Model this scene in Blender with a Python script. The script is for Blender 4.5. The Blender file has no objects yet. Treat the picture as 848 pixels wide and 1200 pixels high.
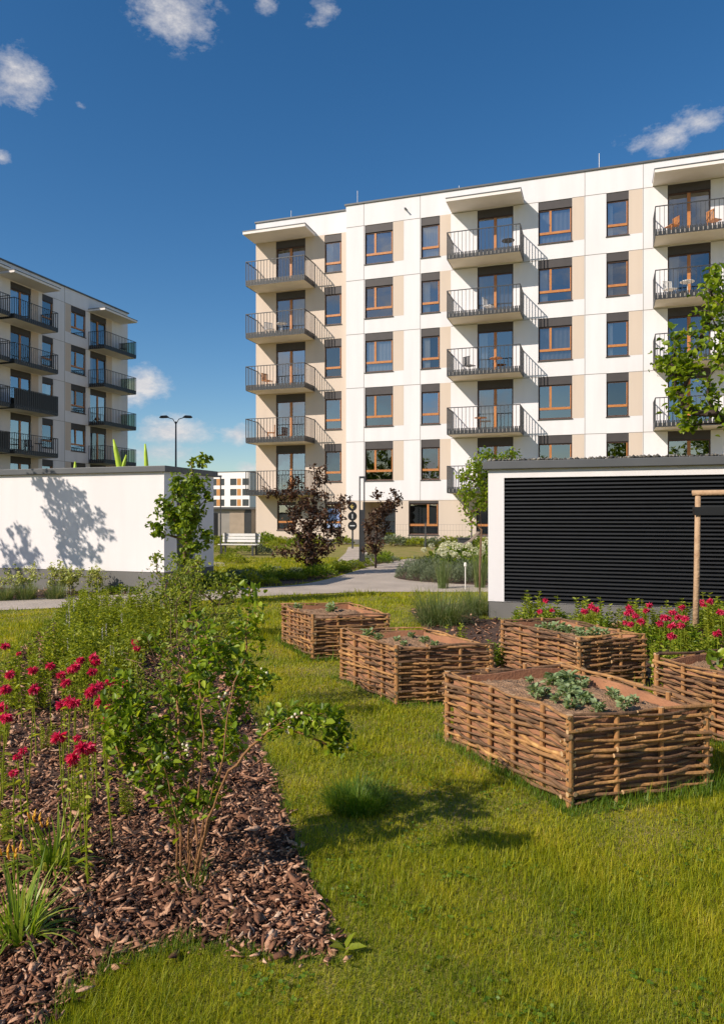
import bpy, math, random
import numpy as np
from mathutils import Vector, Matrix
sc = bpy.context.scene
COL = sc.collection
R = math.radians
random.seed(7); RNG = np.random.default_rng(11)
CC, SS = 0.94868, 0.31623          # camera yaw: the buildings define the axes, the camera looks 18.4 deg to the left
CAMH, HOR, FPX = 1.55, 605.0, 848.0
SUN_E = R(35.0); SUN_H = (-0.628, -0.778)

# ---------------------------------------------------------------- positions
def W(x, d, z=0.0):                 # lateral / depth in metres from the standpoint -> world
    return Vector((CC*x - SS*d, SS*x + CC*d, z))
def at(px, py, d):                  # point seen at that direction, d metres deep
    return W((px-424)/FPX*d, d, CAMH + (HOR-py)/FPX*d)
def ground(px, py, z=0.0):
    d = (CAMH - z)*FPX/(py-HOR)
    return W((px-424)/FPX*d, d, z)

# ---------------------------------------------------------------- materials
MATS = {}
def newmat(name):
    m = bpy.data.materials.new(name); m.use_nodes = True
    nt = m.node_tree; nt.nodes.clear()
    out = nt.nodes.new('ShaderNodeOutputMaterial')
    return m, nt, out
def N(nt, t, **kw):
    n = nt.nodes.new(t)
    for k, v in kw.items():
        if hasattr(n, k) and not k[0].isupper(): setattr(n, k, v)
        else: n.inputs[k.replace('_', ' ')].default_value = v
    return n
def ramp(nt, stops, fac):
    r = nt.nodes.new('ShaderNodeValToRGB')
    e = r.color_ramp.elements
    while len(e) > 1: e.remove(e[-1])
    e[0].position = stops[0][0]; e[0].color = (*stops[0][1], 1)
    for p, c in stops[1:]:
        k = e.new(p); k.color = (*c, 1)
    nt.links.new(fac, r.inputs['Fac'])
    return r.outputs['Color']
def surf(name, col, rough=0.7, var=0.12, scale=3.0, bump=0.0, bscale=60.0, metal=0.0, col2=None, spec=0.5, detail=6.0, stretch=None):
    """plain surface: base colour with noise wear of its own, optional bump"""
    if name in MATS: return MATS[name]
    m, nt, out = newmat(name)
    b = N(nt, 'ShaderNodeBsdfPrincipled'); L = nt.links.new
    b.inputs['Roughness'].default_value = rough; b.inputs['Metallic'].default_value = metal
    b.inputs['Specular IOR Level'].default_value = spec
    tc = N(nt, 'ShaderNodeTexCoord')
    no = N(nt, 'ShaderNodeTexNoise'); no.inputs['Scale'].default_value = scale; no.inputs['Detail'].default_value = detail
    if stretch:
        mpp = N(nt, 'ShaderNodeMapping'); mpp.inputs['Scale'].default_value = (1, 1, stretch); L(tc.outputs['Object'], mpp.inputs['Vector']); L(mpp.outputs[0], no.inputs['Vector'])
    else: L(tc.outputs['Object'], no.inputs['Vector'])
    c2 = col2 or tuple(min(1, c*(1+var)) for c in col)
    c1 = col if col2 else tuple(c*(1-var) for c in col)
    L(ramp(nt, [(0.3, c1), (0.7, c2)], no.outputs['Fac']), b.inputs['Base Color'])
    if bump:
        n2 = N(nt, 'ShaderNodeTexNoise'); n2.inputs['Scale'].default_value = bscale; n2.inputs['Detail'].default_value = 4
        L(tc.outputs['Object'], n2.inputs['Vector'])
        bp = N(nt, 'ShaderNodeBump'); bp.inputs['Strength'].default_value = bump; bp.inputs['Distance'].default_value = 0.02
        L(n2.outputs['Fac'], bp.inputs['Height']); L(bp.outputs['Normal'], b.inputs['Normal'])
    L(b.outputs['BSDF'], out.inputs['Surface'])
    MATS[name] = m
    return m
def island(name, stops, rough=0.6, trans=0.0, tcol=None, bump=0.0, bscale=80.0, patch=None, spec=0.4):
    """each leaf / blade / chip / rod gets its own tone; trans = share of light let through"""
    if name in MATS: return MATS[name]
    m, nt, out = newmat(name); L = nt.links.new
    b = N(nt, 'ShaderNodeBsdfPrincipled'); b.inputs['Roughness'].default_value = rough
    b.inputs['Specular IOR Level'].default_value = spec
    g = N(nt, 'ShaderNodeNewGeometry')
    fac = g.outputs['Random Per Island']
    if patch:
        no = N(nt, 'ShaderNodeTexNoise'); no.inputs['Scale'].default_value = patch[0]; no.inputs['Detail'].default_value = 3
        L(g.outputs['Position'], no.inputs['Vector'])
        mr = N(nt, 'ShaderNodeMapRange'); mr.inputs['From Min'].default_value = .3; mr.inputs['From Max'].default_value = .7
        L(no.outputs['Fac'], mr.inputs['Value'])
        mx = N(nt, 'ShaderNodeMix'); mx.inputs[0].default_value = patch[1]
        L(fac, mx.inputs[2]); L(mr.outputs[0], mx.inputs[3]); fac = mx.outputs[0]
    c = ramp(nt, stops, fac)
    L(c, b.inputs['Base Color'])
    if bump:
        tc = N(nt, 'ShaderNodeTexCoord')
        n2 = N(nt, 'ShaderNodeTexNoise'); n2.inputs['Scale'].default_value = bscale; n2.inputs['Detail'].default_value = 5
        L(tc.outputs['Object'], n2.inputs['Vector'])
        bp = N(nt, 'ShaderNodeBump'); bp.inputs['Strength'].default_value = bump; bp.inputs['Distance'].default_value = 0.01
        L(n2.outputs['Fac'], bp.inputs['Height']); L(bp.outputs['Normal'], b.inputs['Normal'])
    if trans:
        t = N(nt, 'ShaderNodeBsdfTranslucent')
        mc = N(nt, 'ShaderNodeMix', data_type='RGBA', blend_type='MULTIPLY'); mc.inputs[0].default_value = 1
        L(c, mc.inputs[6]); mc.inputs[7].default_value = (*(tcol or (1.6, 1.5, .6)), 1)
        L(mc.outputs[2], t.inputs['Color'])
        mx = N(nt, 'ShaderNodeMixShader'); mx.inputs[0].default_value = trans
        L(b.outputs[0], mx.inputs[1]); L(t.outputs[0], mx.inputs[2]); L(mx.outputs[0], out.inputs['Surface'])
    else: L(b.outputs[0], out.inputs['Surface'])
    MATS[name] = m
    return m
def glass_mat(name, refl=0.5, tint=(.55, .6, .62), rmax=.85):
    if name in MATS: return MATS[name]
    m, nt, out = newmat(name); L = nt.links.new
    t = N(nt, 'ShaderNodeBsdfTransparent'); t.inputs['Color'].default_value = (*tint, 1)
    g = N(nt, 'ShaderNodeBsdfGlossy'); g.inputs['Roughness'].default_value = 0.0; g.inputs['Color'].default_value = (.72, .74, .76, 1)
    tc = N(nt, 'ShaderNodeTexCoord')
    no = N(nt, 'ShaderNodeTexNoise'); no.inputs['Scale'].default_value = 1.1; no.inputs['Detail'].default_value = 1
    L(tc.outputs['Object'], no.inputs['Vector'])
    bp = N(nt, 'ShaderNodeBump'); bp.inputs['Strength'].default_value = .12; bp.inputs['Distance'].default_value = 0.02
    L(no.outputs['Fac'], bp.inputs['Height']); L(bp.outputs['Normal'], g.inputs['Normal'])
    lw = N(nt, 'ShaderNodeLayerWeight'); lw.inputs['Blend'].default_value = .5
    mr = N(nt, 'ShaderNodeMapRange'); mr.inputs['To Min'].default_value = refl; mr.inputs['To Max'].default_value = rmax
    L(lw.outputs['Fresnel'], mr.inputs['Value'])
    mx = N(nt, 'ShaderNodeMixShader'); L(mr.outputs[0], mx.inputs[0]); L(t.outputs[0], mx.inputs[1]); L(g.outputs[0], mx.inputs[2])
    L(mx.outputs[0], out.inputs['Surface'])
    MATS[name] = m
    return m

M = dict(
    render = surf('white_render', (.75, .735, .745), .9, .05, 1.5, .25, 220, stretch=.12),
    beige = surf('beige_render', (.62, .52, .43), .9, .04, 1.5, .25, 220, stretch=.12),
    shedw = surf('shed_render', (.77, .745, .74), .9, .05, 2.0, .35, 120, stretch=.15),
    plinth = surf('grey_plinth', (.16, .155, .145), .9, .1, 2, .3, 150),
    coping = surf('grey_coping', (.09, .095, .10), .5, .1, 2),
    box = surf('shutter_box', (.052, .045, .045), .6, .1, 3),
    joint = surf('panel_joint', (.25, .23, .21), .9, .05),
    wood = surf('sunlit_window_wood', (.52, .21, .055), .45, .2, 8, col2=(.40, .15, .04)),  # orange of sunlit wood put into the base colour
    woodd = surf('dark_window_frame', (.085, .042, .024), .5, .2, 8),
    slab = surf('balcony_concrete', (.82, .74, .64), .85, .05, 2),
    rail = surf('dark_railing', (.035, .037, .04), .5, .1, 5),
    louv = surf('black_louvre', (.022, .023, .026), .45, .1, 5),
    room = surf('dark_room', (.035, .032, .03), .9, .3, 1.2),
    curtain = surf('white_curtain', (.85, .84, .80), .9, .05, 8),
    metal = surf('anthracite_metal', (.05, .052, .055), .45, .1, 4),
    pale = surf('pale_metal', (.6, .6, .6), .4, .05, 4),
    gravel = surf('gravel_path', (.44, .375, .31), .95, .15, 1.2, .6, 140, detail=12),
    lime = surf('lime_paint', (.40, .55, .03), .5, .1, 3),
    white = surf('white_paint', (.72, .70, .66), .6, .05, 6),
    stake = surf('peeled_stake', (.50, .34, .20), .8, .25, 14, .5, 40, col2=(.36, .22, .12)),
    liner = surf('terracotta_liner', (.42, .20, .10), .9, .25, 5, .3, 60, col2=(.28, .13, .07)),
    soil = surf('bed_soil', (.24, .135, .07), 1, .3, 16, 1.0, 90, col2=(.42, .26, .15)),
    bark = surf('shrub_bark', (.20, .12, .07), .85, .3, 20, .5, 60, col2=(.12, .07, .04)),
    barkd = surf('dark_bark', (.06, .04, .032), .85, .3, 20, .5, 60),
    barky = surf('ochre_bark', (.34, .17, .06), .8, .3, 25, .4, 60, col2=(.22, .10, .04)),
    glass = glass_mat('window_glass', .38, (.75, .78, .78)),
    gglass = glass_mat('balcony_glass', .03, (.62, .68, .58), .10),
)

# ---------------------------------------------------------------- mesh helpers
def tag(o, label=None, cat=None, group=None, kind=None):
    if label: o['label'] = label
    if cat: o['category'] = cat
    if group: o['group'] = group
    if kind: o['kind'] = kind
    return o
def thing(name, label, cat, loc=(0, 0, 0), group=None, rz=0.0):
    o = bpy.data.objects.new(name, None); COL.objects.link(o)
    o.empty_display_size = .2
    o.location = loc; o.rotation_euler = (0, 0, rz)
    return tag(o, label, cat, group)
def kids(o): return [c for c in ALLKIDS.get(o.name, [])]
ALLKIDS = {}
def link(o, parent=None):
    COL.objects.link(o)
    if parent is not None:
        o.parent = parent; ALLKIDS.setdefault(parent.name, []).append(o)
    return o
def dup(o, parent=None, loc=None, rz=None, sc_=None, label=None, group=None):
    c = o.copy(); link(c, parent)
    if loc is not None: c.location = loc
    if rz is not None: c.rotation_euler = (0, 0, rz)
    if sc_ is not None: c.scale = (sc_, sc_, sc_)
    if label: c['label'] = label
    if group: c['group'] = group
    for ch in list(ALLKIDS.get(o.name, [])): dup(ch, c)
    return c
class MB:
    def __init__(s): s.v = []; s.f = []; s.m = []
    def quad(s, a, b, c, d, mi=0):
        i = len(s.v); s.v += [tuple(a), tuple(b), tuple(c), tuple(d)]; s.f.append((i, i+1, i+2, i+3)); s.m.append(mi)
    def box(s, x0, x1, y0, y1, z0, z1, T=None, mi=0):
        p = [(x, y, z) for z in (z0, z1) for y in (y0, y1) for x in (x0, x1)]
        if T: p = [tuple(T(*q)) for q in p]
        i = len(s.v); s.v += p
        for f in ((0, 2, 3, 1), (4, 5, 7, 6), (0, 1, 5, 4), (1, 3, 7, 5), (3, 2, 6, 7), (2, 0, 4, 6)):
            s.f.append(tuple(i+k for k in f)); s.m.append(mi)
        return s
    def tube(s, pts, rad, n=8, mi=0, capmi=None, cap=True):
        pts = [Vector(p) for p in pts]; k = len(pts); i0 = len(s.v)
        if not hasattr(rad, '__len__'): rad = [rad]*k
        up = None
        for i, p in enumerate(pts):
            t = (pts[min(i+1, k-1)] - pts[max(i-1, 0)])
            if t.length < 1e-9: t = Vector((0, 0, 1))
            t.normalize()
            if up is None: up = t.orthogonal().normalized()
            else:
                up = up - t*up.dot(t)
                up = up.normalized() if up.length > 1e-6 else t.orthogonal().normalized()
            w = t.cross(up)
            for j in range(n):
                a = 2*math.pi*j/n
                s.v.append(tuple(p + (up*math.cos(a) + w*math.sin(a))*rad[i]))
        for i in range(k-1):
            for j in range(n):
                a = i0+i*n+j; b = i0+i*n+(j+1) % n
                s.f.append((a, b, b+n, a+n)); s.m.append(mi)
        if cap:
            cm = mi if capmi is None else capmi
            s.f.append(tuple(i0+j for j in reversed(range(n)))); s.m.append(cm)
            s.f.append(tuple(i0+(k-1)*n+j for j in range(n))); s.m.append(cm)
        return s
    def build(s, name, mats, parent=None, smooth=False, loc=None, bevel=0):
        me = bpy.data.meshes.new(name); me.from_pydata(s.v, [], s.f)
        if not isinstance(mats, (list, tuple)): mats = [mats]
        for m in mats: me.materials.append(m)
        me.polygons.foreach_set('material_index', s.m)
        if smooth: me.polygons.foreach_set('use_smooth', [True]*len(s.f))
        me.update()
        o = bpy.data.objects.new(name, me); link(o, parent)
        if loc is not None: o.location = loc
        if bevel:
            b = o.modifiers.new('bevel', 'BEVEL'); b.width = bevel; b.segments = 2; b.limit_method = 'ANGLE'
        return o
def npmesh(name, V, F, mats, parent=None, mi=None, smooth=False):
    """V (n,3) array, F list of (array of faces (k,m)) all face sizes"""
    me = bpy.data.meshes.new(name)
    me.vertices.add(len(V)); me.vertices.foreach_set('co', np.asarray(V, np.float32).ravel())
    loops = np.concatenate([f.ravel() for f in F]); sizes = np.concatenate([np.full(len(f), f.shape[1]) for f in F])
    me.loops.add(len(loops)); me.loops.foreach_set('vertex_index', loops.astype(np.int32))
    starts = np.concatenate([[0], np.cumsum(sizes)[:-1]])
    me.polygons.add(len(sizes)); me.polygons.foreach_set('loop_start', starts.astype(np.int32))
    me.polygons.foreach_set('loop_total', sizes.astype(np.int32))
    if mi is not None: me.polygons.foreach_set('material_index', np.asarray(mi, np.int32))
    if smooth: me.polygons.foreach_set('use_smooth', np.ones(len(sizes), bool))
    if not isinstance(mats, (list, tuple)): mats = [mats]
    for m in mats: me.materials.append(m)
    me.update(calc_edges=True); me.validate()
    o = bpy.data.objects.new(name, me)
    return link(o, parent)
def sheet(name, pts, z, mat, kind='structure', label=None, parent=None, step=None):
    me = bpy.data.meshes.new(name)
    me.from_pydata([(p[0], p[1], z) for p in pts], [], [tuple(range(len(pts)))])
    me.materials.append(mat); me.update()
    o = bpy.data.objects.new(name, me); link(o, parent)
    return tag(o, label, None, None, kind)
def smoothline(pts, n=6):
    """Catmull-Rom through 2D points"""
    out = []
    P = [pts[0]] + list(pts) + [pts[-1]]
    for i in range(1, len(P)-2):
        a, b, c, d = [np.array(q[:2]) for q in P[i-1:i+3]]
        for k in range(n):
            t = k/n
            out.append(tuple(.5*((2*b)+(-a+c)*t+(2*a-5*b+4*c-d)*t*t+(-a+3*b-3*c+d)*t**3)))
    out.append(tuple(pts[-1][:2])); return out
def inpoly(x, y, poly):
    r = np.zeros(len(x), bool); n = len(poly); j = n-1
    for i in range(n):
        xi, yi = poly[i][:2]; xj, yj = poly[j][:2]
        c = ((yi > y) != (yj > y))
        with np.errstate(divide='ignore', invalid='ignore'):
            r ^= c & (x < (xj-xi)*(y-yi)/(yj-yi+1e-12)+xi)
        j = i
    return r
def unit(a): return a/np.maximum(np.linalg.norm(a, axis=1, keepdims=True), 1e-9)

# ---------------------------------------------------------------- vegetation
def leaf_arrays(P, D, L, Wd, rng, fold=.25, droop=.15):
    """P base points, D directions (n,3): six-vertex folded leaves"""
    n = len(P); D = unit(D)
    up = np.tile([0, 0, 1.], (n, 1)) + rng.normal(0, .45, (n, 3))
    S = unit(np.cross(D, up)); Nn = np.cross(S, D)
    L = L[:, None]; Wd = Wd[:, None]
    b = P; t = P + D*L - Nn*L*droop
    l1 = P + D*L*.32 + S*Wd*.5 + Nn*Wd*fold; l2 = P + D*L*.68 + S*Wd*.42 + Nn*(Wd*fold - L*droop*.4)
    r1 = P + D*L*.32 - S*Wd*.5 + Nn*Wd*fold; r2 = P + D*L*.68 - S*Wd*.42 + Nn*(Wd*fold - L*droop*.4)
    V = np.stack([b, l1, l2, t, r2, r1], 1).reshape(-1, 3)
    i = np.arange(n)[:, None]*6
    return V, np.concatenate([i+np.array([[0, 3, 2, 1]]), i+np.array([[0, 5, 4, 3]])])
def blade_arrays(P, Az, H, Wd, lean, rng, seg=3, droop=1.0):
    """arching strips: P base, Az azimuth, H length, lean 0..1; seg+1 rows, tip pointed"""
    n = len(P); d = np.stack([np.cos(Az), np.sin(Az), 0*Az], 1); s = np.stack([-np.sin(Az), np.cos(Az), 0*Az], 1)
    rows = []; pos = P.copy(); ang = lean*.5
    for k in range(seg+1):
        w = Wd*(1 - (k/seg)**2)*.5 if k < seg else 0*Wd
        if k < seg: rows += [pos + s*w[:, None], pos - s*w[:, None]]
        else: rows += [pos]
        a = ang + lean*droop*(k+.5)/seg
        pos = pos + (d*np.sin(a)[:, None] + np.array([0, 0, 1.])*np.cos(a)[:, None])*(H/seg)[:, None]
    V = np.stack(rows, 1).reshape(-1, 3); m = 2*seg+1; i = np.arange(n)[:, None]*m
    F4 = np.concatenate([i+np.array([[2*k, 2*k+1, 2*k+3, 2*k+2]]) for k in range(seg-1)]) if seg > 1 else np.zeros((0, 4), int)
    F3 = i+np.array([[2*seg-2, 2*seg-1, 2*seg]])
    return V, [F4, F3] if seg > 1 else [F3]
def skeleton(bases, targets, rng, sag=.06, maxseg=.35, first=None):
    nodes = [Vector(b) for b in bases]; par = [-1]*len(nodes)
    pre = first or []
    for chain in pre:
        prev = chain[0]
        for q in chain[1]:
            nodes.append(Vector(q)); par.append(prev); prev = len(nodes)-1
    b0 = sum(nodes[:len(bases)], Vector())/len(bases)
    tips = []
    for t in sorted(targets, key=lambda q: (Vector(q)-b0).length):
        t = Vector(t); A = np.array([tuple(q) for q in nodes])
        dv = np.array(tuple(t)) - A; dist = np.linalg.norm(dv, axis=1)
        cost = dist*(1 + 1.2*np.clip(-dv[:, 2]/np.maximum(dist, 1e-6) + .15, 0, 2)) + .12*np.linalg.norm(A-np.array(tuple(b0)), axis=1)*0
        i = int(np.argmin(cost)); a = nodes[i]
        k = max(1, min(6, int((t-a).length/maxseg)+1)); prev = i; L = (t-a).length
        for j in range(1, k+1):
            f = j/k; q = a.lerp(t, f)
            q.z += math.sin(math.pi*f)*L*sag*(-1 if j % 2 and k > 3 else 1)*.7
            if j < k: q += Vector(rng.normal(0, L*.04, 3))
            nodes.append(q); par.append(prev); prev = len(nodes)-1
        tips.append(prev)
    return nodes, par, tips
def limbs(nodes, par, tips, r0, name, mat, parent, n=6, power=.5, rmax=None):
    w = [0]*len(nodes)
    for t in tips:
        w[t] += 1
    for i in range(len(nodes)-1, -1, -1):
        if w[i] == 0: w[i] = 1
        if par[i] >= 0: w[par[i]] += w[i]
    def rad(i):
        r = r0*(w[i]**power); return min(r, rmax) if rmax else r
    mb = MB(); used = set()
    ch = {}
    for i, p in enumerate(par):
        if p >= 0: ch.setdefault(p, []).append(i)
    for i, p in enumerate(par):        # start chains
        if p >= 0 and (par[p] < 0 or max(ch[p], key=lambda q: w[q]) != i):
            chain = [p, i]; 
            while chain[-1] in ch: chain.append(max(ch[chain[-1]], key=lambda q: w[q]))
            rr = [min(rad(c), rad(chain[1])) for c in chain]; rr[-1] *= .5
            mb.tube([nodes[c] for c in chain], rr, n)
    return mb.build(name, mat, parent, smooth=True)
def blobs_points(blobs, rng):
    T = []
    for (c, r, n) in blobs:
        c = np.array(tuple(c)); r = np.array(r if hasattr(r, '__len__') else (r, r, r))
        v = rng.normal(0, 1, (n, 3)); v = unit(v)*(rng.random((n, 1))**.45)
        T += [tuple(q) for q in c+v*r]
    return T
TWIGS = []
def leafy(parent, base, blobs, leafL, leafW, per, spread, mat, bark, r0, rng, names=('stems', 'foliage'), bases=None, up=.15,
          trunk=None, rmax=None, droop=.15, sag=.06, power=.5, stems=None, maxseg=.35):
    """one plant: woody skeleton reaching every leaf cluster, leaves along each twig. coordinates relative to base"""
    b = Vector(base); rel = lambda p: tuple(Vector(p)-b)
    T = [rel(t) for t in blobs_points(blobs, rng)]
    B = [rel(q) for q in bases] if bases else [(0, 0, 0)]
    first = [(i, [rel(q) for q in ch]) for i, ch in (stems or [])]
    if trunk: first.append((0, [rel(q) for q in trunk]))
    nodes, par, tips = skeleton(B, T, rng, sag, first=first, maxseg=maxseg)
    TWIGS[:] = [nodes[q] for q in tips]
    limbs(nodes, par, tips, r0, names[0], bark, parent, rmax=rmax, power=power)
    Pn = []; Dn = []
    for t in tips:
        p = np.array(tuple(nodes[t])); q = np.array(tuple(nodes[par[t]])); ax = p-q; ax /= max(np.linalg.norm(ax), 1e-6)
        f = rng.random(per)[:, None]
        Pn.append(p - ax*f*spread*1.2 + rng.normal(0, spread*.45, (per, 3)))
        Dn.append(unit(rng.normal(0, 1, (per, 3)))*.9 + ax*.7 + np.array([0, 0, up]))
    P = np.concatenate(Pn); D = np.concatenate(Dn); n = len(P)
    L = leafL*rng.uniform(.55, 1.25, n); Wd = L*leafW/leafL*rng.uniform(.8, 1.2, n)
    V, F = leaf_arrays(P, D, L, Wd, rng, droop=droop)
    npmesh(names[1], V, [F], mat, parent)
    return nodes, tips

LEAF = dict(
    shrub = island('shrub_leaf', [(0, (.065, .12, .008)), (.5, (.16, .25, .014)), (.85, (.28, .37, .02)), (1, (.40, .46, .04))], .42, .38),
    fine = island('fine_leaf', [(0, (.10, .15, .018)), (.5, (.22, .28, .028)), (1, (.36, .40, .06))], .5, .4),
    maple = island('young_tree_leaf', [(0, (.07, .13, .010)), (.5, (.16, .24, .018)), (1, (.30, .38, .03))], .45, .35),
    bright = island('bright_leaf', [(0, (.10, .17, .012)), (.5, (.19, .28, .018)), (1, (.34, .42, .03))], .4, .45),
    plum = island('plum_leaf', [(0, (.032, .018, .011)), (.6, (.10, .052, .030)), (1, (.22, .13, .06))], .45, .2, (1.5, .8, .7)),
    perennial = island('perennial_leaf', [(0, (.13, .18, .014)), (.5, (.26, .32, .022)), (1, (.44, .46, .05))], .5, .42),
    vari = island('variegated_leaf', [(0, (.2, .26, .05)), (.5, (.40, .44, .10)), (1, (.62, .62, .28))], .5, .3),
    blade = island('grass_blade', [(0, (.09, .16, .005)), (.35, (.22, .275, .006)), (.66, (.40, .40, .009)), (.91, (.52, .45, .03)), (1, (.62, .46, .16))], .55, .42, (1.5, 1.4, .35), patch=(1.9, .45)),
    tall = island('tall_grass_blade', [(0, (.06, .13, .008)), (.6, (.12, .21, .012)), (1, (.22, .30, .03))], .5, .35, patch=(2.0, .3)),
    ornament = island('ornamental_grass', [(0, (.08, .12, .035)), (.7, (.14, .20, .06)), (1, (.36, .33, .16))], .5, .3),
    lily = island('daylily_leaf', [(0, (.13, .22, .02)), (.6, (.25, .35, .03)), (1, (.42, .46, .08))], .4, .35),
    red = island('red_petal', [(0, (.55, .015, .08)), (.6, (.84, .04, .16)), (1, (.92, .16, .28))], .6, .35, (1.2, .8, .8)),
    yellow = island('orange_yellow_bud', [(0, (.75, .35, .02)), (1, (.85, .55, .05))], .5, .2),
    cream = island('cream_petal', [(0, (.60, .60, .42)), (1, (.80, .80, .66))], .5, .2),
    berry = island('pale_berry', [(0, (.62, .60, .38)), (.6, (.75, .70, .52)), (1, (.78, .55, .45))], .35),
    spire = island('pale_spire', [(0, (.34, .32, .26)), (1, (.5, .46, .42))], .6),
    sage = island('silver_leaf', [(0, (.12, .16, .09)), (1, (.26, .31, .19))], .6, .2),
    seedling = island('seedling_leaf', [(0, (.13, .21, .08)), (1, (.38, .46, .24))], .5, .3),
    chip = island('bark_chip', [(0, (.03, .014, .007)), (.3, (.14, .06, .032)), (.6, (.36, .175, .095)), (.86, (.58, .34, .21)), (1, (.74, .56, .40))], .9, bump=.6, bscale=90, patch=(1.5, .2)),
    rod = island('willow_rod', [(0, (.07, .038, .019)), (.35, (.18, .10, .052)), (.6, (.27, .14, .058)), (.85, (.44, .23, .08)), (1, (.62, .36, .13))], .75, bump=.7, patch=(14, .35), bscale=45),
    post = island('willow_post', [(0, (.30, .14, .05)), (1, (.44, .22, .08))], .65, bump=.4, bscale=50),
)
rodcap = surf('cut_wood', (.50, .33, .17), .8, .2, 30)

# ================================================================= SETTING
lawnbase = surf('lawn_earth', (.16, .18, .012), 1, .3, 2.2, .8, 60, col2=(.30, .22, .08))
sheet('ground', [(-500, -300), (500, -300), (500, 700), (-500, 700)], 0, lawnbase)
mulchbase = surf('mulch_earth', (.05, .028, .018), 1, .3, 8, 1, 60, col2=(.11, .06, .04))
g = lambda *l: [tuple(ground(x, y).xy) for x, y in l]
pn = g((-420, 730), (0, 716), (100, 711.5), (190, 708), (265, 703), (325, 698.5), (431, 694.5), (500, 694.5), (571, 694.5)) 
pf = g((571, 686), (520, 683), (478, 680), (463, 677), (466, 672), (482, 666), (500, 661), (500, 657)) + g((480, 655), (460, 658), (431, 665), (388, 678), (346, 686), (265, 691), (180, 696), (0, 703), (-420, 715))
e1 = list(ground(571, 694.5).xy); e2 = list(ground(571, 686).xy)
e1b = tuple(W(14, 12.0).xy); e2b = tuple(W(14, 14.5).xy)
PATH = smoothline(pn, 5) + [e1b, e2b] + smoothline(pf[:8], 5)+smoothline(pf[8:], 5)
sheet('garden_path', PATH, .012, M['gravel'])
PATH2 = g((395, 652), (440, 650), (500, 652), (500, 657), (480, 655), (440, 659), (425, 662))
far_walk = [tuple(ground(x, y).xy) for x, y in [(392, 660), (440, 663), (432, 650), (425, 641), (408, 641), (405, 648)]]
sheet('entrance_walk', far_walk, .008, M['gravel'])
kerbside = [tuple(W(x, d).xy) for x, d in [(-5.6, 23), (-4.2, 22.2), (-4.6, 24.2), (-5.8, 25)]]
sheet('side_walk', kerbside, .008, M['gravel'])
# bark mulch of the near bed
mul = smoothline(g((395, 1119), (352, 1000), (325, 925), (308, 880), (292, 830), (275, 790), (255, 755), (235, 725)), 4)
mul2 = smoothline(g((60, 730), (30, 760), (-20, 800), (-120, 860)), 3)
mul3 = smoothline(g((-400, 1250), (-60, 1400), (40, 1235), (90, 1165), (130, 1135), (190, 1112), (260, 1108), (330, 1120), (395, 1119)), 4)
MULCH = mul + mul2 + mul3[:-1]
sheet('mulch_bed', MULCH, .004, mulchbase)
BEDR = g((455, 732), (500, 712), (575, 706), (600, 735), (640, 770), (700, 770), (765, 810), (840, 880), (1100, 900)) + [tuple(W(7.5, 9.6).xy), tuple(W(1.9, 11.0).xy), tuple(ground(560, 712).xy), tuple(ground(520, 706).xy)]
BEDR = g((480, 716), (530, 708), (572, 706)) + [tuple(W(1.75, 10.9).xy), tuple(W(7.5, 9.05).xy), tuple(W(7.5, 5.6).xy), tuple(W(3.6, 5.2).xy), tuple(W(3.1, 6.2).xy), tuple(W(2.2, 6.6).xy), tuple(W(1.2, 7.0).xy), tuple(W(.9, 7.9).xy)]
sheet('mulch_strip', BEDR, .004, mulchbase)
ISL = smoothline(g((571, 687), (520, 684), (480, 681), (462, 677), (468, 671), (484, 665), (510, 660), (600, 655)), 3) + [tuple(W(6, 13.8).xy)]
ISL = [p for p in ISL]
sheet('island_bed', ISL, .016, mulchbase)
STRIP = smoothline(g((205, 695), (265, 690), (346, 685), (386, 677), (429, 664.5), (468, 657), (440, 656), (400, 664), (340, 672), (262, 678), (205, 684)), 3)
sheet('planting_strip', STRIP, .006, mulchbase)
SHB = [tuple(W(-14, 11.5).xy), tuple(ground(0, 702.5).xy), tuple(ground(130, 697.5).xy), tuple(W(-4.3, 14.2).xy), tuple(W(-14, 17.3).xy)]
SHB = [tuple(ground(-300, 712).xy), tuple(ground(0, 702.5).xy), tuple(ground(165, 696.5).xy), (-8.6, 12.33), (-30, 12.33)]
sheet('shed_bed', SHB, .006, mulchbase)

# ---------------------------------------------------------------- planters: corner data
def bed_corners(l, f, r):
    out = []
    for (px, py) in (l, f, r):
        p = ground(px, py, .485); out.append(Vector((p.x, p.y, 0)))
    L, F_, R_ = out
    return [L, F_, R_, L + (R_ - F_)]
BEDS = [
    ('largest woven willow planter in front, with cabbage-like seedlings and an orange liner', bed_corners((526, 786), (667, 839), (824, 824))),
    ('woven willow planter in the middle of the lawn, with one seedling at its left corner', bed_corners((402, 737), (465, 757), (574, 755))),
    ('small far woven willow planter nearest the gravel path', bed_corners((333, 707), (367, 721), (453, 719))),
    ('woven willow planter full of grey-green herbs standing before the black louvres', bed_corners((590, 727), (678, 747), (752, 743))),
    ('woven willow planter cut by the right edge of the picture, with a broad-leaved plant', bed_corners((771, 769), (912, 806), (1010, 790))),
]
ALLBEDS = [c for _, c in BEDS]
def in_beds(x, y, grow=0.0):
    r = np.zeros(len(x), bool)
    for c in ALLBEDS:
        m = sum((Vector((q.x, q.y)) for q in c), Vector((0, 0)))/4
        r |= inpoly(x, y, [tuple(m + (Vector((q.x, q.y))-m)*(1+grow)) for q in c])
    return r

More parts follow.
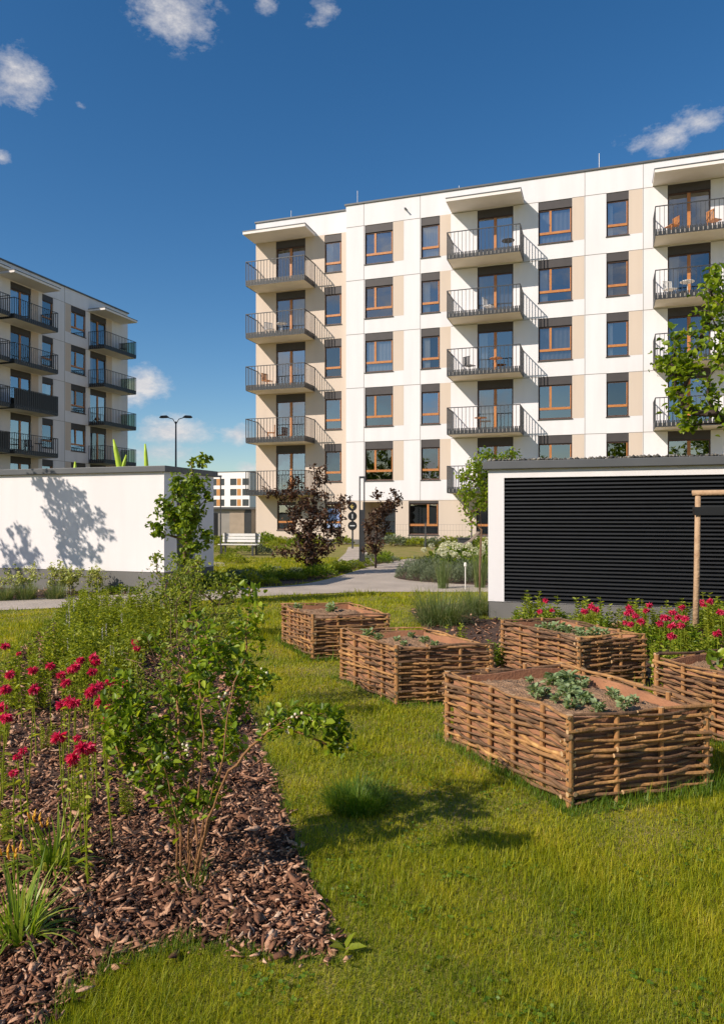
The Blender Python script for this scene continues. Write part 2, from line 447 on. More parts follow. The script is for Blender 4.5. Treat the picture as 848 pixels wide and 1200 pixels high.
def wattle_side(A, B, out, h, rng, nst, layers):
    mb = MB(); L = (B-A).length; u = (B-A)/L
    z = .018
    i = 0
    rr = h/layers
    while i < layers:
        r = rng.uniform(.0072, .0120)
        par = i % 2
        s0 = -rng.uniform(.01, .045); s1 = L + rng.uniform(.01, .045)
        parts = [(s0, s1)]
        if rng.random() < .5:
            c = rng.uniform(.35, .65)*L; parts = [(s0, c+.10), (c-.10, s1)]
        ph = rng.uniform(0, 6); sl = rng.normal(0, .010)
        flip = rng.random() < .5
        for j, (a, b) in enumerate(parts):
            n = max(8, int((b-a)/.055)); pts = []; rad = []
            for k in range(n+1):
                s = a + (b-a)*k/n
                w = math.cos(math.pi*(s/L)*nst + math.pi*par)
                off = .021*w + (.010 if j else 0)
                zz = .012 + rr*(i+.5) + sl*math.sin(ph+3*s) + .004*math.sin(ph*3+9*s) + (.006 if j else 0)
                pts.append(A + u*s + out*off + Vector((0, 0, zz)))
                f = k/n; f = 1-f if flip else f
                rad.append(r*(1.2-.6*f)*(1+.08*math.sin(ph*7+s*40)))
            mb.tube(pts, rad, 7, 0, 1)
        i += 1
    return mb
def seed_plant(parent, p, size, rng, tall=False):
    n = int(60 if not tall else 16)
    P = np.zeros((n, 3)); az = rng.uniform(0, 6.28, n); el = rng.uniform(.1, 1.2, n)
    rad = size*rng.uniform(.05, .75, n)
    P[:, 0] = np.cos(az)*rad*.5; P[:, 1] = np.sin(az)*rad*.5; P[:, 2] = rng.uniform(.01, size*.7, n)
    D = np.stack([np.cos(az)*np.cos(el), np.sin(az)*np.cos(el), np.sin(el)*.8], 1)
    L = size*rng.uniform(.22, .45, n)*(1 if not tall else 1.8); V, F = leaf_arrays(P, D, L, L*.7, rng, .12, .3)
    npmesh('leaves', V, [F], LEAF['shrub' if tall else 'seedling'], parent)
    mb = MB()
    for k in range(5): mb.tube([(0, 0, -.02), tuple(P[k]*.6+np.array([0, 0, .005])), tuple(P[k])], .0025, 5)
    mb.build('stem', LEAF['seedling'], parent)
def planter(idx, label, C):
    rng = np.random.default_rng(100+idx)
    m = sum(C, Vector())/4
    t = thing('wattle_planter', label, 'planter', m, 'woven willow planters on the lawn')
    c = [q-m for q in C]; h = .475
    for k in range(4):
        A, B = c[k], c[(k+1) % 4]; u = (B-A).normalized(); out = Vector((u.y, -u.x, 0))
        if out.dot(A+B) < 0: out = -out
        L = (B-A).length; nst = max(3, round(L/.27))
        mb = wattle_side(A, B, out, h, rng, nst, 20)
        mb.build('woven_side', [LEAF['rod'], rodcap], t, smooth=False)
        for j in range(1, nst):
            p = A + u*(L*j/nst)
            q = p + Vector(rng.normal(0, .006, 3))
            MB().tube([q+Vector((0, 0, -.05)), q+Vector((0, 0, .2)), q+Vector((rng.normal(0, .004), 0, h+rng.uniform(.0, .02)))], [.016, .0155, .015], 9, 0, 1).build('upright_stake', [LEAF['post'], rodcap], t)
        q = A + (A.normalized())*.012
        MB().tube([q+Vector((0, 0, -.05)), q+Vector((0, 0, .25)), q+Vector((0, 0, h+rng.uniform(.0, .03)))], [.021, .02, .0195], 10, 0, 1).build('corner_post', [LEAF['post'], rodcap], t)
    # liner: thin folded sheet just inside the weave
    ins = [q*(1 - .036/q.length) for q in c]; ins2 = [q*(1-.052/q.length) for q in c]
    mb = MB(); seg = 10
    for k in range(4):
        A, B = ins[k], ins[(k+1) % 4]; A2, B2 = ins2[k], ins2[(k+1) % 4]
        for s in range(seg):
            f0, f1 = s/seg, (s+1)/seg
            za = h-.018 + .010*math.sin(7*f0+k*2+idx); zb = h-.018 + .010*math.sin(7*f1+k*2+idx)
            p0, p1, q0, q1 = A.lerp(B, f0), A.lerp(B, f1), A2.lerp(B2, f0), A2.lerp(B2, f1)
            z = lambda p, zz: (p.x, p.y, zz)
            mb.quad(z(p0, .02), z(p1, .02), z(p1, zb), z(p0, za)); mb.quad(z(p0, za), z(p1, zb), z(q1, zb), z(q0, za)); mb.quad(z(q0, za), z(q1, zb), z(q1, .02), z(q0, .02))
    mb.build('liner', M['liner'], t)
    # soil: rough grid
    n = 44; P = []; o, ex, ey = ins2[0], ins2[1]-ins2[0], ins2[3]-ins2[0]
    for i in range(n+1):
        for j in range(n+1):
            a, b = i/n, j/n; p = o+ex*a+ey*b
            edge = min(a, b, 1-a, 1-b)
            z = h-.080 + .03*min(1, edge*6) + rng.normal(0, .0075) + .016*math.sin(a*9+idx)*math.sin(b*7+idx*2)
            P.append((p.x, p.y, z))
    F = np.array([(i*(n+1)+j, (i+1)*(n+1)+j, (i+1)*(n+1)+j+1, i*(n+1)+j+1) for i in range(n) for j in range(n)])
    so = npmesh('soil', np.array(P), [F], M['soil'], t)
    return m, o+m, ex, ey
SEEDS = {0: [(.33, .72, .16, 0), (.28, .62, .13, 0), (.40, .60, .10, 0), (.55, .55, .09, 0), (.58, .45, .13, 0), (.72, .42, .12, 0), (.84, .62, .10, 0), (.5, .25, .12, 0), (.62, .3, .08, 0), (.3, .9, .08, 0), (.48, .35, .08, 0), (.66, .52, .09, 0), (.42, .75, .09, 0), (.78, .25, .11, 0), (.86, .38, .10, 0), (.66, .75, .10, 0), (.2, .5, .07, 0), (.76, .8, .07, 0)],
         1: [(.22, .12, .14, 0), (.32, .2, .1, 0), (.55, .62, .1, 0), (.75, .6, .08, 0), (.45, .35, .08, 0), (.65, .3, .07, 0), (.2, .7, .08, 0)],
         2: [(.12, .12, .12, 0), (.35, .55, .15, 0), (.42, .5, .1, 0)],
         3: [(.35, .3, .13, 0), (.45, .35, .15, 0), (.55, .4, .13, 0), (.62, .55, .12, 0), (.75, .6, .13, 0), (.82, .7, .12, 0), (.3, .2, .1, 0), (.7, .45, .1, 0)],
         4: [(.26, .36, .17, 1), (.5, .3, .15, 0), (.62, .5, .15, 0)]}
SWORD = {0: 'large', 1: 'middle', 2: 'farthest', 3: 'herb-filled', 4: 'rightmost'}
for i, (lab, C) in enumerate(BEDS):
    m, o, ex, ey = planter(i, lab, C)
    rng = np.random.default_rng(50+i)
    for (a, b, s, tl) in SEEDS[i]:
        p = o+ex*a+ey*b
        t = thing('seedling', f'green leafy seedling growing in the soil of the {SWORD[i]} woven planter', 'seedling', (p.x, p.y, .42), f'seedlings in the {SWORD[i]} planter')
        seed_plant(t, p, s*.85, rng, tl)

# ================================================================= BUILDINGS
def TM(O, U, Nn):
    O = Vector(O); U = Vector(U); Nn = Vector(Nn)
    return lambda u, n, z: O + U*u + Nn*n + Vector((0, 0, z))
def wall_grid(mb, T, u0, u1, z0, z1, ops, depth=.2, mi=0, n=0.0):
    us = sorted({u0, u1, *[o[0] for o in ops], *[o[1] for o in ops]}); zs = sorted({z0, z1, *[o[2] for o in ops], *[o[3] for o in ops]})
    us = [u for u in us if u0 <= u <= u1]; zs = [z for z in zs if z0 <= z <= z1]
    for i in range(len(us)-1):
        for j in range(len(zs)-1):
            cu, cz = (us[i]+us[i+1])/2, (zs[j]+zs[j+1])/2
            if any(o[0] < cu < o[1] and o[2] < cz < o[3] for o in ops): continue
            mb.quad(T(us[i], n, zs[j]), T(us[i+1], n, zs[j]), T(us[i+1], n, zs[j+1]), T(us[i], n, zs[j+1]), mi)
    for (a, b, c, d) in ops:
        mb.quad(T(a, n, c), T(a, n-depth, c), T(a, n-depth, d), T(a, n, d), mi); mb.quad(T(b, n, c), T(b, n-depth, c), T(b, n-depth, d), T(b, n, d), mi)
        mb.quad(T(a, n, c), T(b, n, c), T(b, n-depth, c), T(a, n-depth, c), mi); mb.quad(T(a, n, d), T(b, n, d), T(b, n-depth, d), T(a, n-depth, d), mi)
WR = random.Random(3)
GLS = [M['glass'], glass_mat('darker_glass', .20, (.6, .6, .6)), glass_mat('greyer_glass', .26, (.8, .8, .78)), glass_mat('clear_glass', .14, (.95, .95, .93))]
def window(parent, T, a, b, c, d, n, kind, boxh=.42, curtain=None, flip=False):
    """kind: wide (sash + light + lower light), narrow, door"""
    w = b-a; top = d-boxh
    fr = MB(); D0, D1 = n-.16, n-.09
    fr.box(a, a+.07, D0, D1, c, top, T); fr.box(b-.07, b, D0, D1, c, top, T)
    fr.box(a+.07, b-.07, D0, D1, top-.07, top, T); fr.box(a+.07, b-.07, D0, D1, c, c+.07, T)
    o = fr.build('frame' if False else 'window', M['woodd'], parent); 
    if kind == 'door': o.name = 'balcony_door'
    sash = MB(); E0, E1 = n-.148, n-.070
    if kind == 'door':
        mid = (a+b)/2
        sash.box(mid-.075, mid+.075, E0, E1, c+.07, top-.07, T)
    else:
        tz = c + .31*(top-c)
        sash.box(a+.07, b-.07, E0, E1, tz-.06, tz+.06, T)
        if kind == 'wide':
            mu = a + (.36 if not flip else .64)*w
            sash.box(mu-.055, mu+.055, E0, E1, tz+.06, top-.07, T)
        sash.box(b-.11, b-.07, E0, E1, tz+.06, top-.07, T)  # right edge only: sunlight on the frame put in as orange wood
    sash.build('sash', M['wood'], o)
    ti = WR.uniform(-.018, .018); tj = WR.uniform(-.012, .012); pn_ = MB()
    for e in (0,): pn_.quad(T(a+.071, n-.118-ti-tj-e, c+.071), T(b-.071, n-.118-ti+tj-e, c+.071), T(b-.071, n-.118+ti+tj-e, top-.071), T(a+.071, n-.118+ti-tj-e, top-.071))
    pn_.build('pane', WR.choice(GLS), o)
    MB().box(a, b, n-.19, n-.03, top+.002, d-.002, T).build('shutter_box', M['box'], o)
    if kind != 'door': MB().box(a-.03, b+.03, n-.10, n+.04, c-.045, c-.003, T).build('sill', M['box'], o)
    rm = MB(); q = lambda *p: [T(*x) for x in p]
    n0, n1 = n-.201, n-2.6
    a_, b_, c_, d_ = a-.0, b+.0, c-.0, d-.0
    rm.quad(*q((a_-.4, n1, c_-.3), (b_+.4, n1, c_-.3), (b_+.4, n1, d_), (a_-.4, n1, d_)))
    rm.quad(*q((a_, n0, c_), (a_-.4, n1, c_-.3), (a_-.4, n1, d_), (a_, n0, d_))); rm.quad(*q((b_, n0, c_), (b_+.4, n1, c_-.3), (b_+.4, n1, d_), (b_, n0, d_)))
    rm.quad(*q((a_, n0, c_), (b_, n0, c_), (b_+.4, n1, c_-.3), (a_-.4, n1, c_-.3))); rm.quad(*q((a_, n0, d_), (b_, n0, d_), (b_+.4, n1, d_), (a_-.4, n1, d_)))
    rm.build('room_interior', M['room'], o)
    r = WR.random()
    if curtain or (curtain is None and r < .5):
        cb = MB(); segs = 14
        side = WR.choice([(0, .42), (.55, 1), (0, 1), (0, .25)]) if curtain is None else curtain
        u0, u1 = a+.08+(w-.16)*side[0], a+.08+(w-.16)*side[1]
        for k in range(segs):
            p0, p1 = u0+(u1-u0)*k/segs, u0+(u1-u0)*(k+1)/segs
            m0, m1 = n-.20-.04*(k % 2), n-.20-.04*((k+1) % 2)
            cb.quad(T(p0, m0, c+.02), T(p1, m1, c+.02), T(p1, m1, top), T(p0, m0, top))
        cb.build('curtain', M['curtain'], o)
    return o
def balcony(parent, T, a, b, n0, n1, zb, glass=None, screen=False):
    """slab from wall plane n0 to front n1, slab underside at zb"""
    s = MB().box(a+.03, b-.03, n0+.002, n1-.03, zb, zb+.19, T).build('balcony', M['slab'], parent)
    r = MB(); t = zb+1.34
    def bars(p0, p1, fixed, axis):
        L = p1-p0; k = max(2, round(L/.19))
        for i in range(k+1):
            x = p0+L*i/k
            if axis == 0: r.box(x-.010, x+.010, fixed-.02, fixed+.01, zb+.04, t, T)
            else: r.box(fixed-.02, fixed+.01, x-.010, x+.010, zb+.04, t, T)
        k2 = k*2
        for i in range(k2):
            x = p0+L*(i+.5)/k2
            if axis == 0: r.box(x-.028, x+.028, fixed-.021, fixed+.008, zb+.03, zb+.30, T)
            else: r.box(fixed-.021, fixed+.008, x-.028, x+.028, zb+.03, zb+.30, T)
    bars(a+.012, b-.012, n1-.005, 0); bars(n0+.03, n1-.03, a+.02, 1); bars(n0+.03, n1-.03, b-.012, 1)
    r.box(a, b, n1-.03, n1+.012, t, t+.04, T); r.box(a, a+.042, n0, n1-.03, t, t+.04, T); r.box(b-.042, b, n0, n1-.03, t, t+.04, T)
    r.box(a+.02, b-.02, n1-.025, n1-.004, zb-.012, zb+.035, T); r.box(a, a+.025, n0, n1-.03, zb-.012, zb+.035, T); r.box(b-.025, b, n0, n1-.03, zb-.012, zb+.035, T)
    r.build('railing', M['rail'], s)
    if screen:
        MB().box(a+.04, b-.04, n1-.045, n1-.036, zb+.22, t-.01, T).build('privacy_screen', M['rail'], s)
    if glass:
        MB().box(b-.07, b-.062, n0+.05, n1-.06, zb+.25, t-.02, T).build('glass_panel', M['gglass'], s)
    return s
def canopy(parent, T, a, b, n0, n1, zt):
    s = MB().box(a, b, n0+.002, n1, zt-.15, zt, T).build('canopy', surf('canopy_render', (.78, .735, .70), .9, .03, 2), parent)
    MB().box(a-.02, b+.02, n0+.002, n1+.02, zt+.001, zt+.045, T).build('canopy_flashing', M['coping'], s)
    return s
TOPS = [2.38, 5.68, 8.67, 11.66, 14.65, 17.64]
# --- main apartment block
main = thing('apartment_building', 'long white and beige five-upper-storey apartment block filling the right half behind the garden', 'building', (0, 38, 0))
T0 = TM((0, 0, 0), (1, 0, 0), (0, -1, 0))      # local: building origin on the facade plane
LB, LE = -13.6, 15.0
ops_m, ops_l = [], []
win = []   # (a,b,c,d,n,kind)
NL = -.6
for k, zt in enumerate(TOPS):
    zb = zt-2.17
    if k == 0:
        win += [(-18.1, -16.9, .75, zt, NL, 'narrow'), (-15.12, -14.09, .75, zt, NL, 'narrow')]
        win += [(-10.01, -8.36, .55, zt, 0, 'widef'), (-6.35, -4.6, .55, zt, 0, 'widef'), (-3.2, -1.5, .55, zt, 0, 'wide'), (.1, 1.2, .55, zt, 0, 'narrow'), (3.0, 4.8, .55, zt, 0, 'wide'), (8.2, 9.8, .55, zt, 0, 'wide')]
        continue
    win += [(-18.17, -16.31, zt-2.73, zt, NL, 'door'), (-15.12, -14.09, zb, zt, NL, 'narrow')]
    win += [(-12.5, -10.88, zb, zt, 0, 'wide'), (-9.32, -8.28, zb, zt, 0, 'narrow'), (-6.28, -4.42, zt-2.73, zt, 0, 'door'),
            (-3.16, -1.49, zb, zt, 0, 'wide'), (.14, 1.19, zb, zt, 0, 'narrow'), (2.96, 4.86, zt-2.73, zt, 0, 'door'),
            (7.1, 8.75, zb, zt, 0, 'wide'), (10.2, 11.3, zb, zt, 0, 'narrow')]
ent = (-12.62, -10.75, .02, 2.34)
O_l = [w[:4] for w in win if w[4] == NL]; O_m = [w[:4] for w in win if w[4] == 0]
mb = MB()
wall_grid(mb, T0, LB, LE, 2.42, 18.86, [o for o in O_m if o[3] > 2.5], n=0)
# depth, ends and back of the block
def q4(mb, *p, mi=0): mb.quad(*[T0(*x) for x in p], mi)
q4(mb, (LB, 0, 2.42), (LB, -.6, 2.42), (LB, -.6, 18.86), (LB, 0, 18.86))
q4(mb, (LE, 0, 0), (LE, -13, 0), (LE, -13, 18.86), (LE, 0, 18.86))
q4(mb, (-19.47, -13, 0), (LE, -13, 0), (LE, -13, 18.86), (-19.47, -13, 18.86))
# white top storey band of the recessed left bay
wall_grid(mb, T0, -19.47, LB, 17.66, 18.86, [], n=NL)
mb.build('white_wall', M['render'], main)
mb = MB()
wall_grid(mb, T0, -19.47, LB, .26, 17.66, O_l, n=NL)
wall_grid(mb, T0, LB, LE, .26, 2.42, [o for o in O_m if o[3] < 2.5]+[ent], n=-.02)
q4(mb, (-19.47, NL, .0), (-19.47, -13, .0), (-19.47, -13, 18.86), (-19.47, NL, 18.86))
mb.build('beige_wall', M['beige'], main)
mb = MB(); mb.box(-19.49, LB, NL-.1, NL+.01, -.2, .26, T0); mb.box(LB+.002, ent[0], -.1, .0, -.2, .26, T0); mb.box(ent[1], LE, -.1, .0, -.2, .26, T0)
mb.build('plinth', M['plinth'], main)
mb = MB(); mb.box(LB-.08, LE+.05, -13.1, .06, 18.862, 18.95, T0); mb.box(-19.53, LB-.081, -13.1, NL+.06, 18.862, 18.945, T0)
mb.build('roof', M['coping'], main)
mb = MB()
for k in range(1, 6):
    zt = TOPS[k]
    for a, b in ((-10.88, -10.25), (-8.28, -7.67), (-1.49, -.88), (1.19, 1.85), (8.75, 9.4), (11.3, 11.9)):
        MB().box(a+.003, b-.03, -.02, .004, zt-2.17, zt-.003, T0).build('beige_panel', M['beige'], main)
mb = MB()
for x in (-12.56, -9.36, -.88, 1.85, 6.5, 9.6): mb.box(x-.011, x+.011, -.01, .0065, 2.42 if x != 77 else 0, 18.86, T0)
for zt in TOPS[1:]:
    for a, b in ((LB, -12.5), (-10.88, -9.37), (-7.67, -6.28), (-4.42, -3.16), (-1.49, .14), (1.19, 2.96), (4.86, 7.1), (8.75, 10.2)): mb.box(a, b, -.01, .009, zt-.011, zt+.011, T0)
mb.build('panel_joints', M['joint'], main)
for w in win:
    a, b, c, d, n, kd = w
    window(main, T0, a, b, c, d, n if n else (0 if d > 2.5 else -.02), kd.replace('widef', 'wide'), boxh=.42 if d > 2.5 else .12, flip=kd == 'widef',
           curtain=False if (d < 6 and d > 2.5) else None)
MB().box(-15.0, -14.2, NL-.108, NL-.100, .9, 2.0, T0).build('window_poster', surf('blue_window_poster', (.05, .13, .42), .5, .6, 3, col2=(.45, .55, .7)), main)
# entrance recess
mb = MB()
q4(mb, (ent[0], -.02, .02), (ent[0], -1.6, .02), (ent[0], -1.6, 2.34), (ent[0], -.02, 2.34)); q4(mb, (ent[1], -.02, .02), (ent[1], -1.6, .02), (ent[1], -1.6, 2.34), (ent[1], -.02, 2.34))
q4(mb, (ent[0], -.02, 2.34), (ent[1], -.02, 2.34), (ent[1], -1.6, 2.34), (ent[0], -1.6, 2.34)); q4(mb, (ent[0], -1.6, .02), (ent[1], -1.6, .02), (ent[1], -1.6, 2.34), (ent[0], -1.6, 2.34))
mb.build('entrance_recess', M['beige'], main)
dr = MB().box(-12.0, -10.9, -1.58, -1.53, .02, 2.2, T0).build('entrance_door', M['woodd'], main)
MB().box(-11.8, -11.1, -1.528, -1.52, .25, 2.0, T0).build('door_glass', M['glass'], dr)
for k in range(1, 6):
    zb = TOPS[k]-2.93
    balcony(main, T0, -19.37, -15.72, NL, .9, zb); balcony(main, T0, -7.6, -3.9, 0, 1.5, zb); balcony(main, T0, 2.3, 6.0, 0, 1.5, zb)
canopy(main, T0, -19.55, -15.7, NL, .9, 17.82); canopy(main, T0, -7.64, -3.88, 0, 1.5, 17.82); canopy(main, T0, 2.28, 6.02, 0, 1.5, 17.82)
for x, n, h in ((-17.6, -1.5, .8), (-13.2, -.8, 1.05), (-7.4, -.8, .5), (-.2, -.8, 1.1), (6.2, -.8, .9)):
    MB().tube([T0(x, n, 18.9), T0(x, n, 18.95+h)], .018, 6).build('lightning_rod', M['pale'], main)
cam_ = MB().box(-10.22, -10.14, .01, .12, 18.2, 18.28, T0).tube([T0(-10.18, .1, 18.22), T0(-10.1, .28, 18.12)], .04, 8).build('wall_lamp', M['metal'], main)
# --- left block: facade looks to +X
lef = thing('apartment_building', 'shaded white apartment block at the left edge with dark railed balconies', 'building', (-38.4, 0, 0))
T1 = TM((0, 0, 0), (0, 1, 0), (1, 0, 0))
win = []
for k, zt in enumerate(TOPS):
    zb = zt-2.13
    for a, b in ((47.4, 49.35), (39.3, 41.18), (35.1, 36.9)):
        win.append((a, b, (zt-2.73) if k else .3, zt, 0, 'door'))
    win.append((45.23, 46.89, zb if k else .5, zt, 0, 'wide')); win.append((42.25, 43.35, zb if k else .5, zt, 0, 'narrow'))
    if k: win.append((32.3, 33.4, zb, zt, 0, 'narrow'))
mb = MB(); wall_grid(mb, T1, 24, 52.15, .0, 18.8, [w[:4] for w in win])
for p in (((52.15, 0, 0), (52.15, -13, 0), (52.15, -13, 18.8), (52.15, 0, 18.8)), ((24, 0, 0), (24, -13, 0), (24, -13, 18.8), (24, 0, 18.8)), ((24, -13, 0), (52.15, -13, 0), (52.15, -13, 18.8), (24, -13, 18.8))):
    mb.quad(*[T1(*x) for x in p])
mb.build('wall', M['render'], lef)
MB().box(23.9, 52.25, -13.1, .08, 18.802, 18.9, T1).build('roof', M['coping'], lef)
mb = MB(); jm = MB()
for k in range(0, 6):
    zt = TOPS[k]
    for a, b in ((49.35, 50.06), (41.18, 41.88)): MB().box(a+.003, b, -.02, .004, max(.3, zt-2.9), zt-.003, T1).build('beige_panel', M['beige'], lef)
    MB().box(44.61, 45.228, -.02, .004, zt-2.13, zt-.003, T1).build('beige_panel', M['beige'], lef)
    for a, b in ((43.35, 45.23), (46.89, 47.4)): jm.box(a, b, -.01, .009, zt-.011, zt+.011, T1)
jm.box(44.53, 44.555, -.01, .0065, 0, 18.8, T1)
jm.build('panel_joints', M['joint'], lef)
for w in win: window(lef, T1, *w[:5], w[5])
for k in range(1, 6):
    zb = TOPS[k]-2.95
    balcony(lef, T1, 47.2, 51.25, 0, 1.5, zb, glass=True); balcony(lef, T1, 38.1, 42.15, 0, 1.5, zb, screen=(k == 3)); balcony(lef, T1, 33.7, 37.73, 0, 1.5, zb, screen=(k in (1, 2)))
canopy(lef, T1, 47.2, 51.35, 0, 1.55, 17.84); canopy(lef, T1, 38.1, 42.4, 0, 1.5, 17.86); canopy(lef, T1, 33.6, 37.75, 0, 1.5, 17.86)

# --- balcony furniture (lies on the balconies, things of their own)
def chair_mesh(s=1.0):
    mb = MB()
    for x in (-.22, .22):
        for y in (-.2, .2): mb.tube([(x, y, 0), (x*.95, y*.95, .44)], .015, 6)
    mb.box(-.24, .24, -.23, .22, .43, .46)
    for i in range(5): mb.box(-.22+.1*i, -.16+.1*i, .20, .225, .46, .88)
    mb.box(-.24, .24, .2, .23, .86, .9)
    return mb
def table_mesh():
    mb = MB(); mb.tube([(0, 0, .68), (0, 0, .71)], .32, 20); mb.tube([(0, 0, 0), (0, 0, .68)], .025, 8); mb.tube([(0, 0, 0), (0, 0, .02)], .2, 16); return mb
slabz = lambda k: TOPS[k]-2.93+.192
fur = [
    (chair_mesh, 'chair', 'wicker-brown chair on the top right balcony', (4.9, 37.2, slabz(5)), 2.2, M['wood']),
    (chair_mesh, 'chair', 'orange wooden folding chair at the left of the top right balcony', (3.1, 37.3, slabz(5)), -1.0, M['wood']),
    (table_mesh, 'table', 'dark round table on the top middle balcony', (-4.6, 37.3, slabz(5)), 0, M['metal']),
    (chair_mesh, 'chair', 'pale chair on the middle balcony one below the top', (-5.6, 37.4, slabz(4)), 1.2, M['pale']),
    (chair_mesh, 'chair', 'black chair on the third middle balcony from the top', (-6.6, 37.4, slabz(3)), 2.6, M['metal']),
    (table_mesh, 'table', 'small wooden table on the third middle balcony from the top', (-5.2, 37.2, slabz(3)), 0, M['wood']),
    (table_mesh, 'table', 'wooden tub-like table on the fourth middle balcony from the top', (-6.0, 37.3, slabz(2)), 0, M['wood']),
    (chair_mesh, 'chair', 'pale chair on the left balcony one below the top', (-18.3, 38.0, slabz(4)), .8, M['pale']),
    (table_mesh, 'table', 'pale table on the left balcony one below the top', (-17.5, 37.9, slabz(4)), 0, M['pale']),
    (chair_mesh, 'chair', 'wooden chair on the third left balcony from the top', (-18.4, 37.9, slabz(3)), 1.2, M['wood']),
    (chair_mesh, 'chair', 'wooden chair on the left balcony second from the bottom', (-18.2, 38.0, slabz(2)), -1.2, M['wood']),
    (chair_mesh, 'chair', 'white chair on the right balcony one below the top', (3.0, 37.3, slabz(4)), .5, M['white']),
    (table_mesh, 'table', 'white table on the right balcony one below the top', (3.75, 37.2, slabz(4)), 0, M['white']),
    (chair_mesh, 'chair', 'dark chair on the upper balcony of the shaded block near its corner', (-37.5, 50.3, slabz(5)), 1, M['metal']),
    (chair_mesh, 'chair', 'dark chair on the shaded block balcony below the black screen', (-37.5, 40.0, slabz(2)), 1, M['metal']),
    (table_mesh, 'table', 'dark table on the shaded block balcony below the black screen', (-37.4, 40.9, slabz(2)), 1, M['metal']),
]
for f, cat, lab, loc, rz, mt in fur:
    o = f().build('balcony_'+cat, mt, None, loc=loc); o.rotation_euler = (0, 0, rz); tag(o, lab, cat)

# --- far block between the two
fb = thing('apartment_building', 'distant white block with orange window panels seen between the two near blocks', 'building', tuple(W(-40.3, 206.5, 0)))
fb.rotation_euler = (0, 0, R(2))
T2 = TM((0, 0, 0), (1, 0, 0), (0, -1, 0))
ops = []
for k in range(4):
    z = 2.95*k+1.5
    for x in (-20, -15.5, -11, -7.2, -3.3, 3.0, 6.8): ops.append((x, x+(2.0 if x != -7.2 else 1.8), z if k else .4, z+1.9))
    ops.append((-.0, 1.2, z if k else .4, z+1.9))
mb = MB(); wall_grid(mb, T2, -24, 9, 0, 14.1, ops, .25)
for p in (((9, 0, 0), (9, -12, 0), (9, -12, 14.1), (9, 0, 14.1)), ((-24, 0, 0), (-24, -12, 0), (-24, -12, 14.1), (-24, 0, 14.1)), ((-24, -12, 0), (9, -12, 0), (9, -12, 14.1), (-24, -12, 14.1))): mb.quad(*[T2(*x) for x in p])
mb.build('wall', surf('far_white_wall', (.85, .82, .80), .9, .02), fb)
MB().box(-24.1, 9.1, -12.1, .1, 14.102, 14.3, T2).build('roof', M['coping'], fb)
for (a, b, c, d) in ops: 
    o = MB().box(a, b, -.24, -.2, c, d, T2).build('window', M['woodd'], fb)
    MB().box(a+.1, b-.1, -.195, -.19, c+.1, d-.1, T2).build('pane', surf('dark_far_glass', (.04, .05, .06), .15, .1), o)
ora = surf('orange_panel', (.50, .24, .08), .8, .1)
mb = MB()
for k in range(1, 4):
    z = 2.95*k+1.5
    for x in (-9.0, -1.3, 5.1): MB().box(x+.02, x+1.28, -.02, .01, z, z+1.9, T2).build('orange_panel', ora, fb)
mb = MB()
for k in range(1, 4):
    MB().box(-20.5, -12.5, .0, 1.2, 2.95*k+.3, 2.95*k+.5, T2).box(-20.5, -12.5, 1.15, 1.2, 2.95*k+.5, 2.95*k+1.4, T2).build('balcony', M['box'], fb)
pur = surf('purple_poster', (.30, .05, .35), .6, .5, 1.2, col2=(.75, .6, .8)); blu = surf('blue_poster', (.04, .10, .45), .6, .5, 1.3, col2=(.7, .75, .85))
MB().box(3.0, 5.0, .02, .06, .3, 3.2, T2).build('shop_poster', pur, fb); MB().box(-11.5, -8.5, .02, .06, .3, 3.2, T2).build('shop_poster', blu, fb)

# ================================================================= SHEDS
def boxthing(mb, *a, **k): return mb
def shed(name, label, x0, x1, y0, y1, H, ph, ops=()):
    t = thing(name, label, 'utility building', (x0, y0, 0))
    X, Y = x1-x0, y1-y0
    T = TM((0, 0, 0), (1, 0, 0), (0, -1, 0)); mb = MB()
    wall_grid(mb, T, 0, X, ph, H-.12, [o for o in ops], .12)
    S = TM((X, 0, 0), (0, 1, 0), (1, 0, 0)); sd = [(.45, 1.15, .05, 2.15)] if name == 'garden_shed' else []
    wall_grid(mb, S, 0, Y, ph if not sd else ph, H-.12, [(a, b, ph, d) for a, b, c, d in sd], .12)
    mb.quad((0, 0, 0), (0, Y, 0), (0, Y, H-.12), (0, 0, H-.12)); mb.quad((0, Y, 0), (X, Y, 0), (X, Y, H-.12), (0, Y, H-.12)); mb.quad((0, 0, H-.13), (X, 0, H-.13), (X, Y, H-.13), (0, Y, H-.13))
    mb.build('wall', M['shedw'], t)
    mb = MB(); mb.box(.0, X-.012, .0+.012, .2, -.1, ph-.001); 
    if sd: mb.box(X-.2, X-.012, .2, .45, -.1, ph-.001); mb.box(X-.2, X-.012, 1.15, Y, -.1, ph-.001)
    else: mb.box(X-.2, X-.012, .2, Y, -.1, ph-.001)
    mb.build('plinth', M['plinth'], t)
    if sd: MB().box(X-.14, X-.08, .45, 1.15, .04, 2.15).build('door', M['metal'], t)
    rf = MB().box(-.07, X+.07, -.07, Y+.07, H-.12+.001, H).build('roof', M['coping'], t, bevel=.008)
    return t, rf, T
shed('garden_shed', 'white rendered shed with grey plinth at left, a tree shadow on its wall', -30, -8.23, 12.33, 14.25, 2.55, .44)
lt, rf, T = shed('louvred_shed', 'white shed with black horizontal louvres and stony green roof at right', -1.66, 12, 11.04, 17, 2.38, .26, ops=[(.24, 11.5, .262, 2.13)])
mb = MB(); nl = 33
